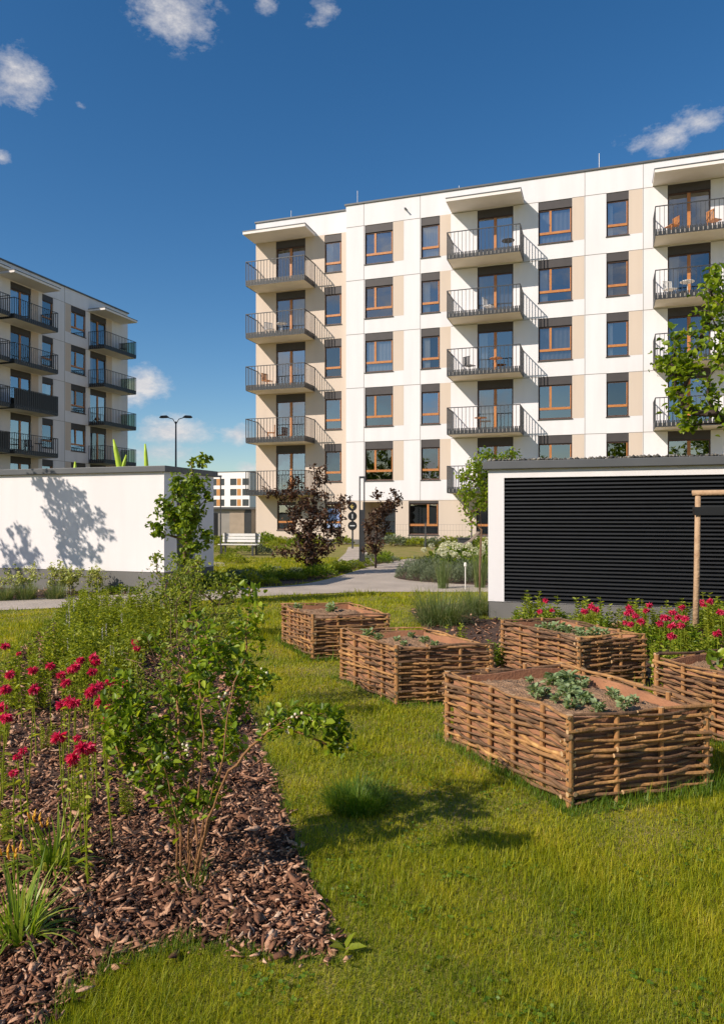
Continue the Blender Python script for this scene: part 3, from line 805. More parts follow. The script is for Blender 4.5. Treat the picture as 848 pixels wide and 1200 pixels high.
for i in range(nl):
    z = .275 + i*(2.13-.275)/nl; h = (2.13-.275)/nl
    # tilted blade
    p = [(.242, .012, z+.004), (11.498, .012, z+.004), (11.498, .075, z+h*1.0), (.242, .075, z+h*1.0)]
    q_ = [(a, b+.008, c-.004) for a, b, c in p]
    mb.quad(*p); mb.quad(*q_); mb.quad(p[0], p[1], q_[1], q_[0])
    mb.box(.242, 11.498, -.004, .012, z-.002, z+h*.38)
mb.build('louvre_panel', M['louv'], lt)
MB().box(.2, 11.6, .13, .16, .262, 2.2).build('back_board', M['louv'], lt)
# gravel and sedum on the louvred roof: pebbles
rng = np.random.default_rng(5)
def pebbles(x0, x1, y0, y1, z, n, s):
    P = np.stack([rng.uniform(x0, x1, n), rng.uniform(y0, y1, n), np.full(n, z)], 1)
    base = np.array([(1, 0, 0), (-1, 0, 0), (0, 1, 0), (0, -1, 0), (0, 0, .8), (0, 0, -.8)], float)
    sz = rng.uniform(.5, 1.4, (n, 1, 1))*s
    V = (P[:, None, :] + base[None]*sz*rng.uniform(.7, 1.3, (n, 6, 1))).reshape(-1, 3); V[:, 2] += 0
    i = np.arange(n)[:, None]*6
    F = np.concatenate([i+np.array([f]) for f in ((0, 2, 4), (2, 1, 4), (1, 3, 4), (3, 0, 4), (2, 0, 5), (1, 2, 5), (3, 1, 5), (0, 3, 5))])
    return V, F
V, F = pebbles(0, 13.66, -.05, 2.5, 2.40, 9000, .028)
gravm = island('roof_gravel', [(0, (.05, .05, .045)), (.5, (.14, .13, .11)), (1, (.3, .28, .24))], .9)
rg = npmesh('roof_gravel', V, [F], gravm, lt); tag(rg, None, None, None, 'stuff')

# ================================================================= STREET AND GARDEN FURNITURE
# street lamp
t = thing('street_lamp', 'tall double-armed street lamp behind the white shed', 'street lamp', tuple(W(-.257*61, 61, 0)), rz=R(18))
MB().tube([(0, 0, 0), (0, 0, 4), (0, 0, 9.55)], [.11, .09, .06], 10).build('pole', M['metal'], t, smooth=True)
for s in (-1, 1):
    MB().tube([(0, 0, 9.3), (s*.25, 0, 9.75), (s*.75, 0, 9.9)], .035, 8).build('arm', M['metal'], t)
    hb = MB(); hb.tube([(s*.6, 0, 9.9), (s*.8, 0, 9.95), (s*1.25, 0, 9.93), (s*1.4, 0, 9.88)], [.04, .13, .12, .03], 10); hb.build('lamp_head', M['metal'], t, smooth=True)
# lime play poles behind the shed
for i, (px, py, lean, bend, r, lab) in enumerate([(133, 515, -.28, .25, .17, 'thickest curved lime green play pole behind the shed'), (148, 533, .5, -.1, .13, 'short strongly leaning lime green play pole behind the shed'),
                                 (170, 520, -.08, .06, .13, 'straight slim lime green play pole right of the others'), (88, 541, .0, .0, .14, 'lime green play pole whose tip just clears the shed roof')]):
    d = 30.0; tp = at(px, py, d); b = tp.copy(); b.z = 0
    zt = tp.z; pts = []; n = 12
    for k in range(n+1):
        f = k/n; x = lean*zt*.45*(f-1) + bend*math.sin(f*math.pi)*.6
        pts.append((x*CC, x*SS, zt*f))
    o = MB().tube([Vector(p) for p in pts], [r*(1.15-.75*(k/n)**2.2) for k in range(n)]+[.03], 14).build('play_pole', M['lime'], None, smooth=True, loc=(b.x, b.y, 0))
    tag(o, lab, 'play pole', 'lime play poles behind the shed')
# bench
bp = ground(280, 651); t = thing('park_bench', 'white slatted bench on the far lawn left of the plum-leaved tree', 'bench', bp, rz=R(8))
s = MB(); [s.box(-.78, .78, -.25+.12*i, -.16+.12*i, .42, .455) for i in range(4)]; s.build('seat', M['white'], t)
s = MB(); [s.box(-.78, .78, .24+.02*i, .265+.02*i, .52+.12*i, .62+.12*i) for i in range(3)]; s.build('backrest', M['white'], t)
for x in (-.68, .6):
    MB().box(x, x+.06, -.22, -.16, 0, .42).box(x, x+.06, .2, .24, 0, .9).box(x, x+.06, -.16, .2, .36, .415).build('leg', M['metal'], t)
# slim portal lamp by the path
p = ground(424, 664); t = thing('path_light', 'slim anthracite portal-shaped path light between the two plum-leaved trees', 'lamp', p, rz=R(18))
MB().box(-.09, -.05, -.05, .05, 0, 2.78).box(.05, .09, -.05, .05, 0, 2.78).box(-.05, .05, -.05, .05, 2.72, 2.78).build('frame', M['metal'], t, bevel=.005)
MB().box(-.05, .05, -.045, .045, 0, 1.75).build('column', M['metal'], t)
# discs sign
p = W(-.013*34.5, 34.5, 0); t = thing('disc_sign', 'post with three round black sign discs beside the entrance', 'sign', p, rz=R(12))
MB().box(-.04, .04, -.03, .03, 0, 2.0).build('post', M['metal'], t)
yel = surf('gold_mark', (.55, .42, .12), .5); gm = surf('sign_black', (.015, .015, .016), .4)
for i, z in enumerate((2.02, 1.55, 1.10)):
    o = MB().tube([(0, -.07, z), (0, -.035, z)], .215, 28).build('disc', gm, t)
    g_ = MB()
    if i == 0: 
        g_.box(-.09, .06, -.078, -.072, z-.03, z+.03); g_.quad((-.12, -.078, z), (.0, -.078, z+.12), (.03, -.078, z+.08), (-.06, -.078, z)); g_.quad((-.12, -.078, z), (.0, -.078, z-.12), (.03, -.078, z-.08), (-.06, -.078, z))
    if i == 1: g_.box(-.02, .02, -.078, -.072, z-.11, z+.11)
    if i == 2: g_.box(-.12, .12, -.078, -.072, z-.025, z+.025)
    g_.build('mark', yel if i == 0 else M['pale'], o)
# wire fence in front of the block
fy = 35.2
t = thing('wire_fence', 'low wire mesh fence with dark posts in front of the beige ground floor', 'fence', (-8, fy, 0))
for x in (-2.6, -.4, 1.9, 4.1, 6.3):
    MB().box(x-.03, x+.03, -.03, .03, 0, 1.25).build('post', M['metal'], t)
mb = MB()
for i in range(60): mb.box(-2.6+i*.15-.002, -2.6+i*.15+.002, -.002, .002, .1, 1.15)
for z in (.15, .5, .85, 1.14): mb.box(-2.6, 6.3, .003, .007, z-.003, z+.003)
mb.build('mesh_panel', M['metal'], t)
# curved lounge bench and litter bin
p = ground(535, 651.5); t = thing('lounge_bench', 'curved timber lounge seat on dark legs beyond the white hydrangeas', 'bench', p, rz=R(20))
prof = [(-1.0, .30), (-.6, .26), (-.2, .34), (.2, .42), (.55, .62), (.85, .95)]
mb = MB()
for i in range(5):
    for j in range(len(prof)-1):
        (x0, z0), (x1, z1) = prof[j], prof[j+1]; y = -.3+.12*i
        v = [(x0, y, z0), (x1, y, z1), (x1, y+.1, z1), (x0, y+.1, z0)]; w = [(a, b, c-.035) for a, b, c in v]
        mb.quad(*v); mb.quad(*w); mb.quad(v[0], v[1], w[1], w[0]); mb.quad(v[3], v[2], w[2], w[3])
mb.build('seat', surf('weathered_timber', (.22, .17, .13), .8, .2, 10), t)
for x, z in ((-.7, .26), (.45, .52)): MB().box(x-.03, x+.03, -.28, -.22, 0, z).box(x-.03, x+.03, .22, .28, 0, z).build('leg', M['metal'], t)
p = ground(543.5, 649.5); t = thing('litter_bin', 'dark square litter bin beside the curved lounge seat', 'bin', p, rz=R(18))
MB().box(-.24, .24, -.24, .24, .05, .62).build('body', M['metal'], t, bevel=.01); MB().box(-.26, .26, -.26, .26, .622, .68).build('lid', M['metal'], t, bevel=.01)
# white marker post on the island edge
p = ground(545, 691.5); t = thing('sprinkler_stake', 'thin white capped stake standing in front of the hydrangeas', 'stake', p)
MB().tube([(0, 0, 0), (0, 0, .50)], .011, 8).build('rod', M['white'], t); MB().tube([(0, 0, .50), (0, 0, .56), (0, 0, .58)], [.03, .028, .015], 10).build('cap', M['white'], t)
# flat stone by the path, sprinkler lid on the lawn
p = ground(150, 712.5); st = MB().box(-.42, .42, -.16, .16, 0, .035).build('stone_slab', surf('tan_stone', (.45, .35, .24), .9, .1, 5), None, loc=(p.x, p.y, 0), bevel=.01); st.rotation_euler = (0, 0, R(14)); tag(st, 'flat tan stone slab at the edge of the path', 'stone')
# bin shelter and lattice beyond the shed
t = thing('bin_shelter', 'small grey shelter with a black panel as its shaded opening beyond the bench', 'shelter', tuple(W(-.197*45, 45, 0)), rz=R(18))
MB().box(-1.9, 2.0, 0, 2.6, 0, 1.98).build('wall', surf('shelter_grey', (.33, .31, .28), .8, .1, 2), t)
MB().box(-2.1, 2.2, -.2, 2.8, 1.982, 2.12).build('roof', M['coping'], t)
MB().box(-1.6, -.1, -.02, .1, .05, 1.75).build('opening', gm, t); MB().box(.65, 1.55, -.03, .1, .02, 1.9).build('door', surf('shelter_door', (.42, .34, .26), .7, .1, 3), t)  # solid black panel: the shade inside the opening is put into its colour
MB().box(1.6, 2.0, -.03, .1, 0, 1.96).build('pier', M['metal'], t)
t = thing('steel_pergola', 'dark slender steel posts rising behind the white shed corner', 'pergola', tuple(W(-.206*26, 26, 0)), rz=R(18))
for x in (-.0, .28): MB().box(x-.02, x+.02, -.02, .02, 0, 2.95).build('post', M['metal'], t)
MB().box(-.9, .32, -.03, .03, 2.952, 3.02).build('beam', M['metal'], t)
# wooden tree stakes at the right
p1 = W((817.5-424)/848*7.9, 7.9, 0)
t = thing('tree_stake_frame', 'peeled wooden tree stakes joined by a crossbar in front of the louvres', 'tree stake', p1, rz=R(6))
ztop = CAMH+(605-578)/848*7.9
MB().tube([(-.035, 0, -.1), (-.012, 0, .9), (0, 0, ztop-.03)], [.032, .031, .029], 12).build('stake', M['stake'], t, smooth=True)
MB().tube([(1.1, .0, -.1), (1.1, 0, ztop-.03)], .04, 12).build('stake', M['stake'], t, smooth=True)
MB().tube([(.5, .75, -.1), (.5, .75, ztop-.03)], .04, 12).build('stake', M['stake'], t, smooth=True)
MB().tube([(-.06, 0, ztop+.003), (1.2, 0, ztop+.015)], [.030, .029], 12).build('crossbar', M['stake'], t, smooth=True)
MB().tube([(1.12, 0, ztop+.0), (.5, .8, ztop-.0)], .035, 12).build('crossbar', M['stake'], t, smooth=True)
MB().box(-.045, .55, -.046, -.038, ztop-.24, ztop-.15).box(-.045, .55, .038, .046, ztop-.24, ztop-.15).build('strap', gm, t)

# ================================================================= TREES AND SHRUBS
def tree(name, label, cat, base, blobs, seed, leaf, bark, L, Wd, per, spread, r0, trunk=None, group=None, names=('trunk', 'crown'), **k):
    rng = np.random.default_rng(seed)
    t = thing(name, label, cat, base, group)
    leafy(t, base, blobs, L, Wd, per, spread, leaf, bark, r0, rng, names=names, trunk=trunk, **k)
    return t
def pb(px, py, d, rx, ry, n, rd=None):       # blob seen at px,py; radii in picture units
    s = d/848
    return (at(px, py, d), (rx*s, (rd or rx)*s, ry*s), n)
# near snowberry shrub
b = ground(228, 1030)
D = 3.15
def stemline(b0, pts, jit=.006, n=4):
    """smooth stem through pixel/depth points, starting at a base point"""
    P = [Vector(b0)] + [at(*p) for p in pts]; out = []
    for i in range(len(P)-1):
        a, c = P[i], P[i+1]
        for k in range(1, n+1): out.append(a.lerp(c, k/n) + Vector((random.uniform(-jit, jit), random.uniform(-jit, jit), random.uniform(-jit, jit))))
    return out
SL = [[(205, 965, 3.0), (178, 905, 2.98), (160, 860, 3.0)], [(212, 965, 3.1), (190, 890, 3.15), (172, 820, 3.2)], [(222, 960, 3.05), (212, 880, 3.05), (205, 800, 3.15)],
      [(233, 950, 3.0), (238, 880, 3.0), (235, 800, 3.1)], [(240, 955, 3.0), (262, 885, 2.98), (272, 800, 3.05)], [(243, 960, 2.95), (268, 905, 2.92), (305, 866, 2.9), (342, 840, 2.9), (375, 838, 2.88)],
      [(245, 965, 3.1), (266, 870, 3.15), (285, 780, 3.3), (290, 730, 3.35)], [(225, 950, 3.2), (228, 860, 3.3), (222, 760, 3.4)], [(236, 975, 3.0), (238, 945, 3.0)], [(215, 985, 2.95), (200, 930, 2.9), (188, 880, 2.85)]]
bases = [b + Vector((.018*(i-4.5)*.8, random.uniform(-.05, .05), 0)) for i in range(len(SL))]
stems = [(i, stemline(bases[i], l)) for i, l in enumerate(SL)]
t = tree('berry_shrub', 'near leafy shrub with pale berry clusters growing from the bark mulch', 'shrub', b,
     [pb(180, 915, D-.15, 30, 22, 9, 25), pb(215, 945, D-.1, 18, 28, 5, 15), pb(255, 930, D-.05, 14, 20, 4, 12), pb(320, 850, D-.2, 24, 14, 5, 12), pb(150, 820, D, 30, 36, 12, 35), pb(270, 870, D-.1, 24, 30, 9, 25), pb(160, 850, D-.05, 36, 42, 22, 40), pb(150, 880, D-.1, 22, 22, 9, 25), pb(300, 795, D-.05, 16, 26, 8, 20), pb(205, 820, D+.1, 52, 58, 30, 60), pb(270, 800, D, 34, 50, 24, 45), pb(195, 880, D-.15, 45, 26, 13, 45), pb(250, 860, D+.05, 34, 36, 12, 40), pb(237, 935, D-.1, 13, 18, 5, 14), pb(287, 745, D+.2, 18, 42, 10, 30),
      pb(225, 755, D+.15, 50, 36, 13, 50), pb(355, 845, D-.25, 20, 12, 7, 14), pb(385, 845, D-.27, 24, 16, 9, 16), pb(400, 872, D-.25, 16, 8, 4, 10), pb(290, 700, D+.3, 10, 14, 4)],
     21, LEAF['shrub'], M['barky'], .037, .021, 17, .050, .0019, names=('stems', 'foliage'), bases=bases, stems=stems, rmax=.0052, power=.34, maxseg=.10)
# berries: small white clusters
rng = np.random.default_rng(4)
tris = []
def sphere_pts(c, r, nlat=5, nlon=8):
    mb = []; 
    return c
def berry_cluster(c, n, s, mb):
    c = min((q for q in NODES), key=lambda q: (q-c).length + .0) if NODES else c
    for _ in range(n):
        q = c + Vector(rng.normal(0, s, 3)); r = rng.uniform(.0045, .0075)
        mb.tube([q+Vector((0, 0, -r)), q+Vector((0, 0, -.7*r)), q, q+Vector((0, 0, .7*r)), q+Vector((0, 0, r))], [.001, .72*r, r, .72*r, .001], 8)
bb = Vector(ground(228, 1030)); NODES = TWIGS
for (px, py, n) in ((354, 881, 18), (353, 829, 7), (337, 842, 5), (329, 875, 5), (302, 899, 7), (287, 902, 4), (241, 852, 12), (390, 851, 7), (258, 806, 4), (314, 766, 4), (400, 874, 4), (205, 838, 4)):
    mb = MB(); berry_cluster(at(px, py, D-.25)-bb, n, .011, mb); mb.build('berry_cluster', LEAF['berry'], t, smooth=True)
# second finer shrub behind
b = ground(205, 855); D = 5.1
bases = [b + Vector((random.uniform(-.1, .1), random.uniform(-.08, .08), 0)) for i in range(7)]
stems = [(i, stemline(bases[i], l, .01)) for i, l in enumerate([[(190, 800, 5.0), (172, 740, 5.0)], [(203, 790, 5.2), (198, 700, 5.3)], [(214, 800, 5.2), (222, 720, 5.3), (228, 680, 5.4)], [(225, 800, 5.0), (250, 730, 5.1), (262, 690, 5.3)], [(232, 810, 5.1), (275, 750, 5.1)], [(197, 800, 4.9), (160, 780, 4.9)], [(212, 790, 5.5), (205, 720, 5.6)]])]
tree('fine_shrub', 'airy fine-leaved shrub rising behind the near berry shrub', 'shrub', b,
     [pb(215, 760, D, 62, 60, 46, 70), pb(240, 700, D+.3, 52, 38, 28, 60), pb(200, 680, D+.4, 38, 32, 20, 40), pb(275, 750, D, 32, 45, 18, 40), pb(168, 790, D, 42, 40, 22, 40)],
     22, LEAF['fine'], M['bark'], .028, .016, 20, .08, .0017, names=('stems', 'foliage'), bases=bases, stems=stems, rmax=.007, power=.4, maxseg=.2)
b = ground(222, 742); D = 9.0
tree('leafy_shrub', 'rounded light green shrub at the foot of the young tree by the shed', 'shrub', b,
     [pb(205, 690, D, 34, 26, 44, 50), pb(245, 695, D, 34, 26, 36, 50), pb(225, 668, D, 22, 18, 20, 30), pb(185, 655, D, 8, 10, 5), pb(268, 690, D, 20, 18, 14)],
     23, LEAF['fine'], M['bark'], .05, .028, 14, .085, .003, names=('stems', 'foliage'), bases=[b+Vector((random.uniform(-.15, .15), random.uniform(-.1, .1), 0)) for _ in range(6)], rmax=.012)
# young tree in front of the shed corner
b = ground(217, 711); D = 12.4; b = W((217-424)/848*D, D, 0)
tree('young_tree', 'slim young maple-like tree in front of the white shed corner', 'tree', b,
     [pb(222, 600, D, 25, 40, 70, 24), pb(226, 570, D, 24, 18, 22, 20), pb(192, 600, D, 13, 20, 14, 12), pb(180, 614, D, 9, 6, 4, 8), pb(188, 628, D, 8, 12, 5, 8), pb(204, 565, D, 7, 12, 6, 8), pb(238, 538, D, 9, 5, 5, 6), pb(224, 541, D, 5, 5, 2, 4), pb(222, 645, D, 22, 20, 16, 20), pb(238, 632, D, 8, 14, 6, 8)],
     24, LEAF['maple'], M['bark'], .085, .065, 13, .09, .0035, trunk=[b+Vector((.02, 0, .5)), b+Vector((-.02, 0, 1.0)), b+Vector((.03, 0, 1.6))], rmax=.03, droop=.3, up=-.3)
# plum-leaved trees
b = ground(360, 674); D = 19.0; b = W((360-424)/848*D, D, 0)
tree('plum_tree', 'larger dark plum-leaved young tree left of the path light', 'tree', b,
     [pb(362, 620, D, 24, 34, 74, 26), pb(360, 590, D, 28, 22, 34, 26), pb(374, 560, D, 9, 26, 13, 9), pb(338, 585, D, 16, 22, 16, 14), pb(395, 600, D, 16, 20, 18, 14), pb(318, 577, D, 12, 4, 6, 8), pb(405, 588, D, 8, 8, 4), pb(330, 648, D, 14, 4, 8, 10), pb(395, 625, D, 10, 14, 8, 8), pb(372, 645, D, 24, 18, 26, 16), pb(358, 655, D, 16, 12, 12, 12), pb(347, 568, D, 8, 14, 7)],
     25, LEAF['plum'], M['barkd'], .085, .055, 19, .14, .005, trunk=[b+Vector((0, 0, .5)), b+Vector((.05, 0, 1.3)), b+Vector((.0, 0, 2.0))], rmax=.04)
D = 21.5; b = W((440-424)/848*D, D, 0)
tree('plum_tree', 'smaller dark plum-leaved tree in front of the entrance recess', 'tree', b,
     [pb(444, 608, D, 13, 20, 24, 14), pb(455, 592, D, 14, 10, 12, 10), pb(464, 580, D, 7, 8, 6), pb(438, 640, D, 12, 18, 16, 10), pb(441, 578, D, 6, 6, 4), pb(432, 620, D, 8, 14, 8)],
     26, LEAF['plum'], M['barkd'], .085, .055, 22, .13, .005, trunk=[b+Vector((0, 0, .5)), b+Vector((.05, 0, 1.2))], rmax=.035)
# yellow-green tree left of the louvred shed
D = 13.6; b = W((562-424)/848*D, D, 0)
tree('young_tree', 'yellow-green young tree rising behind the louvred shed corner', 'tree', b,
     [pb(552, 600, D, 10, 18, 8, 8), pb(566, 575, D, 12, 26, 18, 12), pb(560, 560, D, 18, 24, 34, 16), pb(575, 540, D, 18, 12, 20, 16), pb(548, 578, D, 12, 12, 12, 10), pb(596, 532, D, 14, 5, 8, 8), pb(563, 590, D, 8, 14, 8, 8), pb(545, 557, D, 10, 5, 5, 6)],
     27, LEAF['bright'], M['bark'], .07, .042, 14, .11, .003, trunk=[b+Vector((0, 0, .6)), b+Vector((.03, 0, 1.3)), b+Vector((-.02, 0, 1.9))], rmax=.022)
# staked tree at the right edge
D = 8.1; b = W((890-424)/848*D, D, 0)
tree('staked_tree', 'bright green staked tree leaning into the picture at the right edge', 'tree', b,
     [pb(812, 430, D, 34, 34, 23, 40), pb(835, 360, D, 24, 40, 17, 30), pb(785, 425, D, 22, 16, 16, 20), pb(842, 325, D, 16, 14, 10, 14), pb(800, 470, D, 22, 18, 14, 16), pb(835, 480, D, 26, 26, 14, 20), pb(805, 500, D, 10, 8, 4), pb(880, 380, D, 45, 70, 60, 50), pb(920, 430, D, 40, 60, 40, 50), pb(800, 395, D, 14, 10, 6)],
     28, LEAF['bright'], M['barkd'], .085, .056, 10, .12, .0042, trunk=[b+Vector((0, 0, .8)), b+Vector((-.02, 0, 1.8)), b+Vector((-.1, 0, 2.3))], rmax=.035, droop=.2, up=.1)
rng_t = np.random.default_rng(9)
ct = tree('courtyard_tree', 'tall broad tree standing across the courtyard behind the viewer', 'tree', (-40, -52, 0),
          [(Vector((-40, -52, 7.5)), (5.0, 4.0, 4.5), 60), (Vector((-37, -52, 5)), (4, 3, 3), 26), (Vector((-43, -52, 5)), (4, 3, 3), 26)], 31, LEAF['maple'], M['barkd'], .55, .42, 22, .8, .03,
          trunk=[Vector((-40, -52, 2)), Vector((-40, -52, 4))], group='trees across the courtyard')
for i in range(8): dup(ct, None, (-32+8.5*i, -52+3*math.sin(i*2), 0), i*1.1, 1+.18*math.sin(i*3.3))
# shadow-casting trees standing outside the left edge
def back(px, py, wallY=12.33, t=3.0):      # from a wall point back along the sun's ray
    a = (px-424)/848; d = wallY/(CC+SS*a); z = CAMH+(605-py)/848*d
    X = (CC*a-SS)*d; e = math.tan(SUN_E)
    return Vector((X+SUN_H[0]*t, wallY+SUN_H[1]*t, z+t*e))
TS = 3.4
bz = back(95, 700, t=TS); b = Vector((bz.x, bz.y, 0))
def sb(px, py, rx, ry, n, t=TS): 
    s = 14/848; return (back(px, py, t=t), (rx*s, .35, ry*s), n)
tree('young_tree', 'broad young tree just outside the left edge that shades the shed wall', 'tree', b,
     [sb(88, 600, 24, 26, 34), sb(68, 575, 20, 18, 24), sb(55, 575, 12, 8, 8), sb(112, 612, 20, 12, 16), sb(78, 630, 18, 20, 22), sb(100, 640, 18, 14, 14), sb(45, 568, 10, 6, 5), sb(85, 655, 14, 10, 9), sb(62, 600, 14, 12, 10)],
     29, LEAF['maple'], M['bark'], .085, .065, 12, .09, .004, trunk=[b+Vector((0, 0, 1.0)), b+Vector((.02, 0, 2.0))], rmax=.03)
TS2 = 4.2
bz = back(25, 700, t=TS2); b = Vector((bz.x, bz.y, 0))
tree('young_tree', 'small young tree just outside the left edge beside the broader one', 'tree', b,
     [sb(26, 640, 12, 16, 16, TS2), sb(12, 655, 8, 12, 10, TS2), sb(42, 655, 8, 10, 9, TS2), sb(26, 622, 5, 7, 4, TS2), sb(20, 670, 16, 10, 10, TS2)],
     30, LEAF['maple'], M['bark'], .08, .06, 11, .08, .004, trunk=[b+Vector((0, 0, 1.0)), b+Vector((.02, 0, 2.4))], rmax=.03)
# variegated shrubs before the shed
VL = ['pale variegated shrub at the far left in front of the shed', 'tall pale variegated shrub, second from the left in front of the shed', 'rounded pale variegated shrub between its two neighbours by the shed', 'smallest pale variegated shrub at the right end by the shed plinth']
for i, (px, by, rx, ry) in enumerate([(25, 700, 24, 17), (68, 697, 14, 17), (84, 697, 13, 14), (113, 696, 13, 13)]):
    b = ground(px, by); d = CAMH*848/(by-605)
    tree('variegated_shrub', VL[i], 'shrub', b, [pb(px, by-ry-6, d, rx, ry, 46, rx)], 40+i, LEAF['vari'], M['bark'], .055, .03, 13, .07, .003, names=('stems', 'foliage'), group='variegated shrubs in front of the shed',
         bases=[b+Vector((random.uniform(-.2, .2), random.uniform(-.1, .1), 0)) for _ in range(4)], rmax=.008)
# grass-like tufts
def tuft(name, label, cat, base, n, h, lean, wd, mat, seed, spread=.05, group=None, seg=4, bend=1.4, part='blades'):
    rng = np.random.default_rng(seed); t = thing(name, label, cat, base, group)
    P = np.zeros((n, 3)); r = np.sqrt(rng.random(n))*spread; az = rng.uniform(0, 6.283, n)
    P[:, 0] = np.cos(az)*r; P[:, 1] = np.sin(az)*r
    V, F = blade_arrays(P, az+rng.normal(0, .5, n), h*rng.uniform(.55, 1.1, n), wd*rng.uniform(.7, 1.2, n), lean*rng.uniform(.1, 1, n), rng, seg, bend)
    npmesh(part, V, F, mat, t); return t
tufts = [(30, 703, .42, 'grassy grey-green tuft in front of the leftmost variegated shrub'), (65, 702, .36, 'grassy tuft between the first two variegated shrubs'), (4, 704, .36, 'grassy tuft cut by the left edge before the shed')]
for i, (px, py, h, lab) in enumerate(tufts):
    tuft('grass_tuft', lab, 'ornamental grass', ground(px, py), 420, h, .9, .007, LEAF['ornament'], 60+i, .16, 'grass tufts before the shed')
tuft('ornamental_grass', 'wide arching ornamental grass clump between the planters and the louvred shed', 'ornamental grass', ground(515, 731), 1300, .60, 1.5, .006, LEAF['ornament'], 65, .3, 'arching grasses beside the louvred shed')
tuft('ornamental_grass', 'second arching grass clump just left of the louvred shed wall', 'ornamental grass', ground(556, 720), 900, .52, 1.4, .006, LEAF['ornament'], 66, .22, 'arching grasses beside the louvred shed')
tuft('ornamental_grass', 'upright straw-coloured grass on the island bed behind the white stake', 'ornamental grass', ground(519, 690), 140, .85, .35, .008, LEAF['ornament'], 67, .12)
tuft('ornamental_grass', 'upright straw-coloured grass against the louvred shed corner', 'ornamental grass', ground(562, 689), 160, 1.1, .3, .008, LEAF['ornament'], 68, .12)
# daylilies in the near bed
def buds(t, pts, base):
    for (px, py, d) in pts:
        q = at(px, py, d)-Vector(base); mb = MB()
        mb.tube([(0, 0, 0), tuple(q*.55+Vector((0, 0, .04))), tuple(q)], .0025, 6); mb.build('flower_stalk', LEAF['lily'], t)
        mb = MB()
        for k in range(4):
            a = k*1.6; e = q+Vector((math.cos(a)*.012, math.sin(a)*.012, .012)); u = Vector((math.cos(a)*.4, math.sin(a)*.4, .9)).normalized()
            L = .022+.008*(k % 2)
            mb.tube([e, e+u*L*.5, e+u*L], [.002, .004, .0015], 7)
        mb.build('flower_bud', LEAF['yellow'], t, smooth=True)
b = ground(62, 1022); t = tuft('daylily', 'daylily clump with orange buds, the farther one in the bark mulch', 'flowering plant', b, 75, .30, 1.7, .014, LEAF['lily'], 70, .05, seg=6)
buds(t, [(43, 966, 3.0), (52, 972, 3.0), (37, 962, 3.0)], b)
b = ground(22, 1106); t = tuft('daylily', 'larger daylily clump with yellow buds in the lower left corner', 'flowering plant', b, 110, .30, 1.7, .012, LEAF['lily'], 71, .06, seg=6)
buds(t, [(14, 1010, 2.6), (5, 1005, 2.6), (20, 1002, 2.6)], b)
tuft('grass_tuft', 'small grass tuft at the foot of the near berry shrub', 'grass', ground(226, 1040), 60, .16, 1.2, .004, LEAF['tall'], 72, .05)
for i, (px, py) in enumerate(((418, 945), )):  # dark blades stand in for shadow lying on the lawn
    tuft('grass_tuft', 'dense grass tuft darkened to stand for shadow on the lawn beside the mulch edge', 'grass', ground(px, py), 1100, .15, 1.2, .004, LEAF['tall'], 74, .17)
b = ground(405, 1120); t = thing('weed', 'small broad-leaved weed at the corner of the bark mulch', 'weed', b)
V, F = leaf_arrays(np.zeros((5, 3))+[0, 0, .02], np.array([(1, .3, .3), (-1, .2, .4), (.2, -1, .4), (.1, .9, .5), (-.6, -.7, .6)]), np.full(5, .075), np.full(5, .028), np.random.default_rng(2)); npmesh('leaves', V, [F], LEAF['perennial'], t)
MB().tube([(0, 0, 0), (0, 0, .025)], .003, 6).build('stem', LEAF['perennial'], t)

# ---- stem perennials, shared meshes
def stem_plant(name, label, cat, loc, nst, h, L, Wd, mat, seed, spread=.08, spike=None, whorls=10, group=None, lean=.12):
    rng = np.random.default_rng(seed); t = thing(name, label, cat, loc, group); mb = MB(); P = []; D = []; SP = []; SD = []
    for s in range(nst):
        az = rng.uniform(0, 6.28); r = spread*math.sqrt(rng.random()); b0 = Vector((math.cos(az)*r, math.sin(az)*r, 0)); hh = h*rng.uniform(.65, 1.1)
        tip = b0 + Vector((math.cos(az)*lean*hh*rng.random(), math.sin(az)*lean*hh*rng.random(), hh))
        mb.tube([b0, b0.lerp(tip, .5)+Vector(rng.normal(0, .008, 3)), tip], [.003, .0025, .0015], 5)
        for k in range(whorls):
            f = .12+.88*(k+rng.random()*.5)/whorls; p = b0.lerp(tip, min(f, 1)); a0 = rng.uniform(0, 6.28)
            for j in range(3):
                a = a0+j*2.1; P.append(tuple(p)); D.append((math.cos(a), math.sin(a), .45+rng.random()*.4))
        if spike and rng.random() < spike:
            SP = [(tip.x, tip.y, tip.z+k/22*.10) for k in range(22)]; SD = [(math.cos(k*2.4), math.sin(k*2.4), .7) for k in range(22)]
            V, F = leaf_arrays(np.array(SP), np.array(SD), np.full(22, .011), np.full(22, .008), rng); npmesh('flower_spire', V, [F], LEAF['spire'], t)
    mb.build('stems', LEAF['perennial'], t)
    n = len(P); Ls = L*rng.uniform(.6, 1.2, n); V, F = leaf_arrays(np.array(P), np.array(D), Ls, Ls*Wd/L, rng); npmesh('leaves', V, [F], mat, t)
    return t
lab_p = 'light green upright perennial standing in the planted part of the left bed'
protos = []
rr_ = random.Random(9)
spots = []
d = 5.2
for (px0, px1, py, n) in ((0, 60, 835, 3), (60, 150, 838, 3), (70, 160, 815, 6), (20, 150, 800, 8), (40, 160, 785, 9), (55, 190, 770, 11), (60, 205, 758, 12), (70, 215, 748, 12), (75, 225, 739, 12), (80, 230, 732, 12), (75, 235, 726, 12)):
    for i in range(n):
        px = px0 + (px1-px0)*(i+rr_.random())/n; spots.append((px, py+rr_.uniform(-5, 5)))
